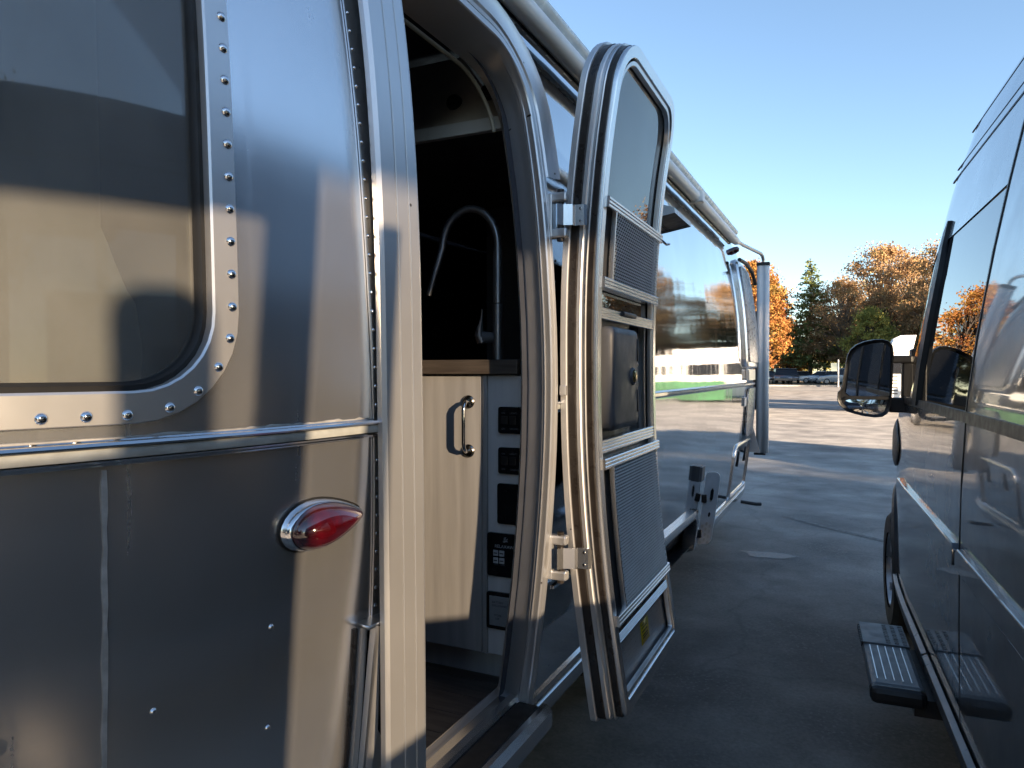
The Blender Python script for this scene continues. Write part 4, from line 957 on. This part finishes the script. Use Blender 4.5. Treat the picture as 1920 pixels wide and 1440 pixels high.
# fold-out side step
ST = MB().box((-.125, 3.14, .385), (.17, .66, .05), bev=.018).build('side_step', M['step_grey'], VAN)
MB().box((-.125, 2.82, .376), (.176, .07, .062), bev=.02).build('step_end', M['plastic_black'], ST)
MB().box((-.125, 3.34, .413), (.166, .25, .006), bev=.002).build('step_pad', M['step_grey'], ST)
for i in range(10):
    for j in range(3):
        MB().tube([(-.115 + j * .03, 3.235 + i * .023, .414), (-.115 + j * .03, 3.235 + i * .023, .4185)], .008, 8).build('grip_stud', M['plastic_black'] if (i + j) % 2 else M['plastic_dark'], ST)
for j in range(5): MB().box((-.185 + j * .027, 3.03, .4105), (.003, .34, .003)).build('step_groove', M['alu_trim'], ST)
for i in range(11): MB().box((-.2095, 3.235 + i * .021, .40), (.01, .010, .02)).build('step_tooth', M['plastic_black'], ST)
MB().box((.03, 3.1, .33), (.2, .5, .06)).build('step_bracket', M['plastic_black'], ST)
MB().lathe([(.012, 0), (.02, .02), (.012, .07), (.003, .09)], (.58, 3.5, 2.73), (0, -.2, 1), 10).build('roof_antenna', M['white_paint'], VAN)

# ------------------------------------------------------------------ other vehicles in the lot
def white_van(loc, rz, label, group, length=5.9, h=2.65, paint=None, lower=None):
    t = thing('parked_van', label, 'van', loc, rz, group, local=True); w = 2.0; L = length
    S = [(-L/2, .35, h - .06), (-L/2 + .05, .32, h), (L/2 - 2.0, .32, h), (L/2 - 1.75, .32, h - .12), (L/2 - 1.05, .32, 1.35), (L/2 - .3, .32, 1.18), (L/2 - .05, .35, .95), (L/2, .4, .8)]
    mb = MB(); rows = []
    for y, b, tp in S:
        i_ = .10 if tp > 2 else .03; m_ = min(1.3, tp - .05)
        rows.append([(-w/2 + .04, y, b), (-w/2, y, b + .12), (-w/2, y, m_), (-w/2 + i_, y, tp - .12 if tp > 2 else tp - .02), (-w/2 + i_ + .14, y, tp), (w/2 - i_ - .14, y, tp), (w/2 - i_, y, tp - .12 if tp > 2 else tp - .02), (w/2, y, m_), (w/2, y, b + .12), (w/2 - .04, y, b)])
    mb.grid(rows)
    mb.add(rows[0], [tuple(range(10))]); mb.add(rows[-1], [tuple(range(10))[::-1]])
    mb.build('body', paint or M['white_paint'], t, sharp=30)
    for sx in (-1, 1):
        for a, b in ((L/2 - 2.1, L/2 - 1.35), (L/2 - 3.6, L/2 - 2.3), (L/2 - 5.2, L/2 - 3.8)):
            MB().box((sx * (w/2 - .035), (a + b) / 2, 1.72), (.05, b - a, .62), Matrix.Rotation(sx * -.05, 3, 'Y'), bev=.02).build('side_window', M['panel_black'], t)
        for y in (-L/2 + 1.1, L/2 - .95): wheel_mesh('wheel', t, (sx * (w/2 - .1), y, .34), .34, .2, (sx, 0, 0))
        MB().box((sx * (w/2 + .12), L/2 - 1.4, 1.35), (.2, .1, .34), bev=.04).build('door_mirror', M['plastic_black'], t)
        MB().box((sx * .8, L/2 - .05, .92), (.26, .12, .18), bev=.04).build('headlight', M['headlight'], t)
    ws = MB(); ws.add([(-.86, L/2 - 1.72, h - .17), (.86, L/2 - 1.72, h - .17), (.92, L/2 - 1.07, 1.42), (-.92, L/2 - 1.07, 1.42)], [(0, 1, 2, 3)])
    ws = MB(); ws.box((0, L/2 - 1.38, (h - .12 + 1.35) / 2 + .02), (1.72, .04, 1.2), Matrix.Rotation(math.atan2(.70, h - .12 - 1.35), 3, 'X')); ws.build('windshield', M['panel_black'], t)
    MB().box((0, L/2 + .02, .55), (1.9, .14, .3), bev=.05).build('bumper', M['plastic_black'], t)
    return t
GV = 'white vans across the lot'
white_van((2.5, 31.0, 0), R(90), 'white high-roof van seen behind the grey van mirror, its nose to the left', GV, 5.9, 2.85)
white_van((5.6, 34.6, 0), R(90), 'white van parked directly beyond the one behind the mirror, only seen reflected', GV)
white_van((12.6, 32.6, 0), R(88), 'white van furthest right in the row across the lot', GV)
white_van((7.2, 4.6, 0), R(4), 'white van parked to the right of the dark grey van', 'vans parked to the right', 7.0, 2.85)
white_van((6.6, 10.6, 0), R(86), 'silver white van ahead and right of the dark grey van', 'vans parked to the right', 4.9, 2.6)
# green fence panels standing in front of the white vans
GF = thing('green_fence', 'low green panel fence standing in front of the white vans', 'fence', (6.5, 29.3, 0))
gm = simple('green_fence_panel', (.035, .13, .06), .7, var=.45, vscale=1.5)
for i in range(6):
    MB().box((3.4 + i * 1.25, 29.3, .62), (1.22, .03, 1.0), bev=.004).build('fence_panel', gm, GF)
for i in range(7): MB().box((2.775 + i * 1.25, 29.33, .6), (.06, .06, 1.2)).build('fence_post', M['alu_trim'], GF)

white_van((-.2, -8.0, 0), R(-3), 'charcoal van parked behind the photographer, seen only in the mirror', 'vans parked behind', 5.6, 2.6, simple('charcoal_paint', (.035, .037, .042), .3, .3, coat=1.0))
white_van((-3.4, -9.5, 0), R(2), 'dark blue van parked behind the trailer tail', 'vans parked behind', 5.6, 2.6, simple('navy_paint', (.02, .028, .05), .3, .3, coat=1.0))
# added overhead gantry, out of frame right, placed to shade the trailer roof edge
GA = thing('lot_gantry', 'white overhead gantry over the lot entrance, out of frame to the right', 'gantry', (11.7, -3.2, 0))
MB().box((11.7, -3.2, 5.95), (1.3, 13.5, 1.75), bev=.03).build('gantry_beam', simple('gantry_grey', (.45, .46, .47), .5), GA)
for y_ in (-9.4, 3.0): MB().box((11.7, y_, 2.55), (.3, .3, 5.1), bev=.02).build('gantry_post', M['alu_trim'], GA)
# silver trailers further along the row
def other_trailer(loc, rz, label):
    t = thing('parked_trailer', label, 'travel trailer', loc, rz, 'silver trailers further along the row', local=True)
    mb = MB(); rows = []
    zs = [.45, .6, .9, 1.2, 1.5, 1.8, 2.1, 2.3, 2.5, 2.65, 2.8, 2.9, 2.97, 2.99]
    for z in zs:
        k = 1 - kz(z) / HW; rw = []
        for i in range(41):
            a = 2 * math.pi * i / 40; cs, sn_ = math.cos(a), math.sin(a)
            x = math.copysign(abs(cs) ** (2 / NE), cs) * HW * k; y = math.copysign(abs(sn_) ** (2 / NE), sn_) * 1.6 * k + (2.4 if sn_ > 1e-6 else -2.4 if sn_ < -1e-6 else 0)
            rw.append((x, y, z))
        rows.append(rw)
    mb.grid(rows).build('body', M['alu_side'], t)
    for x0, x1 in ((-.55, .55),):
        for s_ in (-1, 1):
            MB().box((0, s_ * 3.96, 1.95), (1.1, .05, .6), bev=.06).build('end_window', M['panel_black'], t)
    for s_ in (-1, 1):
        for y in (-1.6, 0.4, 1.9): MB().box((s_ * (HW - .01), y, 1.85), (.04, .9, .5), bev=.05).build('side_window', M['panel_black'], t)
        for y in (-.4, .4): wheel_mesh('wheel', t, (s_ * 1.0, y, .34), .34, .2, (s_, 0, 0))
    MB().box((0, 4.35, .5), (.12, 1.1, .1)).build('hitch', M['plastic_black'], t)
    return t
other_trailer((-5.2, 27.5, 0), 0, 'silver trailer ahead of the open-doored one, hidden behind it')
other_trailer((-8.6, 28.5, 0), 0, 'silver trailer second along the row ahead, mirrored in the van window')
other_trailer((-12.2, 29.5, 0), 0, 'silver trailer third along the row ahead on the left')

# parked cars under the far trees
def car(loc, rz, label, col, suv=False, hatch=False):
    t = thing('parked_car', label, 'car', loc, rz, 'cars parked under the far trees', local=True)
    pm = simple('car_paint', col, .3, .3, coat=1.0, var=.04); L, w = (4.7, 1.9) if suv else (4.5, 1.8)
    H = 1.75 if suv else 1.45; B = 1.02 if suv else .92
    S = [(-L/2, .45, .75), (-L/2 + .1, .3, B - .03), (-L/2 + .9, .25, B), (L/2 - 1.25, .25, B), (L/2 - .2, .3, B - .16), (L/2, .42, .66)]
    mb = MB(); rows = [[(-w/2 + .06, y, b), (-w/2, y, b + .15), (-w/2 + .02, y, tp - .08), (-w/2 + .1, y, tp), (w/2 - .1, y, tp), (w/2 - .02, y, tp - .08), (w/2, y, b + .15), (w/2 - .06, y, b)] for y, b, tp in S]
    mb.grid(rows); mb.add(rows[0], [tuple(range(8))]); mb.add(rows[-1], [tuple(range(8))[::-1]]); mb.build('body', pm, t)
    r0, r1 = (-L/2 + .12, L/2 - 2.0) if suv or hatch else (-L/2 + 1.1, L/2 - 2.05)
    gl = MB(); A = [(-w/2 + .1, r0 - .12, B), (w/2 - .1, r0 - .12, B), (w/2 - .1, r1 + .75, B), (-w/2 + .1, r1 + .75, B)]; T_ = [(-w/2 + .3, r0 + .15, H - .06), (w/2 - .3, r0 + .15, H - .06), (w/2 - .3, r1, H - .06), (-w/2 + .3, r1, H - .06)]
    gl.add(A + T_, [(0, 1, 5, 4), (1, 2, 6, 5), (2, 3, 7, 6), (3, 0, 4, 7)]); gl.build('windows', M['panel_black'], t)
    MB().box((0, (r0 + r1 + .15) / 2, H - .03), (w - .5, r1 - r0, .07), bev=.03).build('roof', pm, t)
    for sx in (-1, 1):
        for y in (-L/2 + .85, L/2 - .9): wheel_mesh('wheel', t, (sx * (w/2 - .1), y, .33), .33, .2, (sx, 0, 0))
        MB().box((sx * .62, L/2 - .08, .66), (.36, .1, .14), bev=.03).build('headlight', M['chrome'], t)
        MB().box((sx * .7, -L/2 + .02, .78), (.26, .08, .16), bev=.03).build('tail_light', M['red_lens'], t)
for px, d, rz, lab, col, suv in ((1449, 82, 200, 'black car beside the white post, leftmost under the far trees', (.03, .03, .036), False), (1466, 80, 190, 'dark suv second from the left under the far trees', (.05, .055, .065), True),
                                (1482, 86, 185, 'dark grey suv between the black suv and the conifer trunk', (.10, .10, .11), True), (1499, 90, 95, 'small grey car just left of the conifer trunk', (.25, .26, .28), False),
                                (1535, 84, 92, 'white car behind the conifer trunks', (.7, .7, .69), False), (1556, 82, 100, 'silver car right of the thin conifer trunk', (.42, .43, .44), False), (1577, 78, 94, 'pale blue car peeking left of the van mirror', (.35, .40, .45), True)):
    x, y = at_px(px, d); car((x, y, .0 if y < 77 else .13), R(rz), lab, col, suv)
def post(px, d, h, label):
    x, y = at_px(px, d); t = thing('lot_post', label, 'post', (x, y, 0), 0, 'white posts at the lot edge', local=True)
    MB().box((0, 0, h / 2), (.12, .12, h), bev=.01).build('shaft', M['white_paint'], t)
    MB().box((-.38, 0, h - .75), (.6, .04, .8), bev=.01).build('board', simple('pale_green_board', (.40, .46, .40), .6), t)
post(1440, 66, 2.5, 'white post with a pale board right of the awning post'); post(1572, 70, 2.7, 'white post with a pale board left of the van mirror')

# ------------------------------------------------------------------ trees
def bark(name, col): return simple(name, col, .9, var=.35, vscale=3, bumpy=.5)
M['bark_dark'] = bark('dark_bark', (.045, .036, .03)); M['bark_pale'] = bark('pale_bark', (.20, .155, .115))
def leaf_mat(name, cols):
    if name.split('_')[0] in ('rust', 'olive', 'yellow', 'fir'): cols = [tuple(min(.5, v * 1.35) for v in c) for c in cols]
    m, nt, N, L, b = new_mat(name); mp = coords(N, L); n = noise_n(N, L, mp, .55, 3); n2 = noise_n(N, L, mp, 5, 2)
    a = N.new('ShaderNodeMath'); a.operation = 'MULTIPLY_ADD'; a.inputs[1].default_value = .55; L.new(n2.outputs[0], a.inputs[0]); L.new(n.outputs[0], a.inputs[2])
    k = len(cols); rp = ramp(N, L, a.outputs[0], [(.50 + .55 * i / max(1, k - 1) * .9, c) for i, c in enumerate(cols)])
    L.new(rp.outputs[0], b.inputs['Base Color']); b.inputs['Roughness'].default_value = .7; b.inputs['Specular IOR Level'].default_value = .2
    tl = N.new('ShaderNodeBsdfTranslucent'); L.new(rp.outputs[0], tl.inputs[0]); mx = N.new('ShaderNodeMixShader'); mx.inputs[0].default_value = .3
    out = [q for q in N if q.type == 'OUTPUT_MATERIAL'][0]; L.new(b.outputs[0], mx.inputs[1]); L.new(tl.outputs[0], mx.inputs[2]); L.new(mx.outputs[0], out.inputs[0]); return m
LEAF = {'orange': leaf_mat('orange_leaves', [(.16, .055, .025), (.27, .10, .035), (.33, .18, .045), (.15, .135, .045)]),
        'red': leaf_mat('red_leaves', [(.16, .03, .03), (.32, .06, .03), (.42, .12, .03)]),
        'rust': leaf_mat('rust_leaves', [(.085, .055, .033), (.19, .115, .06), (.27, .175, .085), (.135, .13, .06)]),
        'olive': leaf_mat('olive_leaves', [(.06, .06, .02), (.13, .12, .035), (.22, .19, .05)]),
        'lime': leaf_mat('yellow_green_leaves', [(.08, .09, .025), (.17, .175, .045), (.25, .22, .06)]),
        'fir': leaf_mat('fir_needles', [(.05, .07, .026), (.10, .125, .045), (.17, .18, .065)]),
        'darkfir': leaf_mat('dark_fir_needles', [(.015, .026, .014), (.03, .045, .02), (.05, .065, .028)])}
def quad(mb, c, s, rnd, flat=0.0):
    n = Vector((rnd.gauss(0, 1), rnd.gauss(0, 1), rnd.gauss(0, 1) + flat)).normalized(); a = n.orthogonal().normalized(); b = n.cross(a)
    an = rnd.uniform(0, 6.28); u = a * math.cos(an) + b * math.sin(an); v = n.cross(u); s2 = s * rnd.uniform(.5, .9)
    mb.add([c - u * s, c - v * s2 + n * s * .2, c + u * s, c + v * s2 + n * s * .2], [(0, 1, 2, 3)])
def broad_meshes(seed, h, w, trunk_h, clumps, leaves, size, spread_=1.0, openness=.5):
    rnd = random.Random(seed); tr = MB(); cr = MB()
    lean = Vector((rnd.uniform(-.04, .04) * h, rnd.uniform(-.04, .04) * h, 0))
    tr.tube([(0, 0, 0), (lean.x * .3, lean.y * .3, trunk_h * .5), (lean.x * .6, lean.y * .6, trunk_h), tuple(lean + Vector((0, 0, h * .75)))], [h * .028, h * .021, h * .017, h * .004], 9)
    for c in range(clumps):
        a = rnd.uniform(0, 2 * math.pi); u = rnd.random() ** .6; zf = rnd.uniform(0, 1)
        env = (math.sin(math.pi * min(1, (zf * .86 + .14))) ** .55) * (1 - .25 * zf)
        rad = w / 2 * env * (u * (1 - openness) + openness) * rnd.uniform(.75, 1.12)
        p_ = Vector((rad * math.cos(a), rad * math.sin(a), trunk_h + (h - trunk_h) * zf)) + lean
        b0 = Vector((0, 0, trunk_h * .8 + (p_.z - trunk_h) * .45)) + lean * .6
        if True:
            md = (b0 + p_) / 2 + Vector((rnd.uniform(-.3, .3), rnd.uniform(-.3, .3), rnd.uniform(.1, .5)))
            tr.tube([b0, md, p_], [h * .009, h * .006, h * .002], 5, False)
        cs = rnd.uniform(.4, 1.4) * w * .052
        for i in range(leaves):
            q = Vector((rnd.gauss(0, 1), rnd.gauss(0, 1), rnd.gauss(0, .6))) * cs
            quad(cr, p_ + q, size * rnd.uniform(.6, 1.25), rnd)
    return tr, cr
def fir_meshes(seed, h, w, base, size, bare=0.0):
    rnd = random.Random(seed); tr = MB(); cr = MB()
    tr.tube([(0, 0, 0), (.05, .05, h * .5), (0, 0, h)], [h * .017, h * .011, .015], 8)
    z = base
    while z < h * .985:
        f = (z - base) / (h - base); L_ = w / 2 * (1 - f) ** .8 * (.85 if f > .1 else .6 + 2.5 * f) + .12
        nb = 7 if f < .8 else 5
        for i in range(nb):
            if rnd.random() < bare: continue
            a = rnd.uniform(0, 6.28); l = L_ * rnd.uniform(.6, 1.15); dr = rnd.uniform(-.28, -.02) + .25 * f
            d = Vector((math.cos(a), math.sin(a), dr)); p0 = Vector((0, 0, z + rnd.uniform(-.15, .15)))
            tr.tube([p0, p0 + d * l * .9], [.03, .008], 4, False)
            k = max(5, int(l * 15))
            for j in range(k):
                t = (j + .5) / k; q = p0 + d * l * (t ** .8) + Vector((rnd.gauss(0, .16), rnd.gauss(0, .16), rnd.gauss(-.07, .1))) * (1.1 - .4 * t)
                quad(cr, q, size * rnd.uniform(.6, 1.2), rnd, 1.2)
        z += h * .021
    return tr, cr
PROTO = {}
def tree(kind, name, px, d, label, scale=1.0, leaf=None, rz=0, group=None, xy=None, wscale=1.0):
    x, y = xy or at_px(px, d)
    t = thing(name, label, 'tree', (x, y, 0), rz, group, local=True); t.scale = (scale * wscale, scale * wscale, scale)
    tr, cr, bk_, lf = PROTO[kind]
    for nm, me, mt in (('trunk', tr, bk_), ('crown', cr, leaf or lf)):
        o = bpy.data.objects.new(nm, me); C.objects.link(o); o.parent = t
        o.material_slots[0].link = 'OBJECT'; o.material_slots[0].material = mt
    return t
def proto(kind, mbs, bk_, lf):
    me = []
    for mb, mt in zip(mbs, (bk_, lf)):
        m = bpy.data.meshes.new(kind); m.from_pydata(mb.v, [], mb.f); m.polygons.foreach_set('use_smooth', mb.sm); m.materials.append(mt); m.update(); me.append(m)
    PROTO[kind] = (*me, bk_, lf)
proto('maple', broad_meshes(1, 13, 8.5, 2.6, 170, 95, .125), M['bark_dark'], LEAF['orange'])
proto('oak', broad_meshes(2, 18, 15, 4.2, 150, 130, .15, 1, .55), M['bark_pale'], LEAF['rust'])
proto('round', broad_meshes(3, 8, 6.5, 1.6, 120, 85, .115), M['bark_dark'], LEAF['olive'])
proto('fir', fir_meshes(4, 15, 10.2, 2.2, .16), M['bark_dark'], LEAF['fir'])
proto('thinfir', fir_meshes(5, 13, 3.4, 4.5, .14, .4), M['bark_dark'], LEAF['darkfir'])
T = tree
T('maple', 'maple_tree', 1428, 94, 'orange red maple just right of the awning post', 1.16, LEAF['orange'], 1.0)
T('maple', 'maple_tree', 1415, 103, 'dark red maple top showing above the orange maple', 1.2, LEAF['red'], 2.4)
T('round', 'maple_tree', 1478, 96, 'small yellow orange maple left of the tall green fir', 1.05, LEAF['orange'], .6)
T('fir', 'fir_tree', 1519, 90, 'tall green fir standing alone against the sky', 1.05, LEAF['fir'], .2)
T('thinfir', 'fir_tree', 1546, 90, 'thin nearly bare fir with a dark straight trunk', .80, LEAF['fir'], 1.2)
T('oak', 'oak_tree', 1652, 98, 'great rust brown oak, the tallest tree in view', 1.02, LEAF['rust'], .4)
T('oak', 'oak_tree', 1588, 88, 'lower rust oak with the pale trunk left of the van mirror', .70, LEAF['rust'], 2.1)
T('round', 'pine_tree', 1632, 78, 'yellow green bushy tree above the van mirror', 1.02, LEAF['lime'], 1.4)
T('oak', 'oak_tree', 1715, 92, 'orange brown oak behind the van windscreen pillar', .86, LEAF['rust'], 3.6)
T('round', 'maple_tree', 1568, 96, 'yellow bush low between the fir trunk and the pale oak trunk', .62, LEAF['lime'], 3.0)
T('round', 'maple_tree', 1500, 98, 'olive bush low behind the fir trunks', .75, LEAF['olive'], .3)
T('oak', 'oak_tree', 1560, 125, 'distant brown oak filling the gap behind the thin fir', .60, LEAF['rust'], 5.1)
T('oak', 'oak_tree', 1470, 130, 'distant olive oak low behind the orange maple', .55, LEAF['olive'], 4.2)
T('oak', 'oak_tree', 1610, 135, 'distant dark oak behind the pale trunk', .68, LEAF['olive'], 1.7)
T('oak', 'oak_tree', 1690, 130, 'distant olive oak right of the great oak', .72, LEAF['olive'], 2.7)
# the belt of trees goes on round the lot: right of the van and behind the trailers (seen in the reflections)
rnd = random.Random(12); kinds = ['maple', 'oak', 'fir', 'round', 'maple', 'fir', 'oak']
ORD = 'first second third fourth fifth sixth seventh eighth ninth tenth eleventh twelfth thirteenth fourteenth fifteenth sixteenth seventeenth eighteenth nineteenth twentieth twenty-first twenty-second twenty-third twenty-fourth twenty-fifth twenty-sixth twenty-seventh twenty-eighth'.split()
KN = {'maple': 'maple_tree', 'oak': 'oak_tree', 'fir': 'fir_tree', 'round': 'maple_tree', 'tall': 'park_tree'}
for i in range(26):
    x = 3 + i * 2.7 + rnd.uniform(-1, 1); y = 92 - i * 1.9 + rnd.uniform(-7, 7); k = kinds[(i * 3) % 7]
    T(k, KN[k], 0, 0, ORD[i] + ' tree from the left in the autumn belt beyond the white vans', rnd.uniform(.68, .92) * (1 if k != 'round' else 1.3), rnd.choice([LEAF['rust'], LEAF['rust'], LEAF['olive'], LEAF['rust']]) if k != 'fir' else LEAF['darkfir'], rnd.uniform(0, 6), 'tree belt right of the lot', (x, y))
for i in range(14):
    x = -7 - i * 3.2 + rnd.uniform(-.8, .8); y = 58 + rnd.uniform(-5, 5); k = ('maple', 'maple', 'round', 'fir')[i % 4]
    T(k, KN[k], 0, 0, ORD[i] + ' tree from the right in the row behind the silver trailers', rnd.uniform(.62, .85), rnd.choice([LEAF['orange'], LEAF['red'], LEAF['orange'], LEAF['rust']]) if k != 'fir' else LEAF['darkfir'], rnd.uniform(0, 6), 'tree row behind the trailers', (x, y))
for i in range(9):
    k = ('fir', 'oak', 'fir')[i % 3]
    T(k, KN[k], 0, 0, ORD[i] + ' tree in the row behind the photographer, counted from the trailer side', rnd.uniform(.6, .85), LEAF['darkfir'] if k == 'fir' else LEAF['olive'], rnd.uniform(0, 6), 'tree row behind the camera', (-26 + i * 4.6, -34 + rnd.uniform(-3, 3)))
for k, x, y, s, ws, l in (('oak', 22.5, -2.2, 1.1, .62, 'narrow park tree out of frame to the right, beyond the lot gantry'),):
    T(k, 'park_tree', 0, 0, l, s, LEAF['olive'], x, 'shade trees right of the lot', (x, y), ws)  # unseen tree added to keep sun off the awning post and front
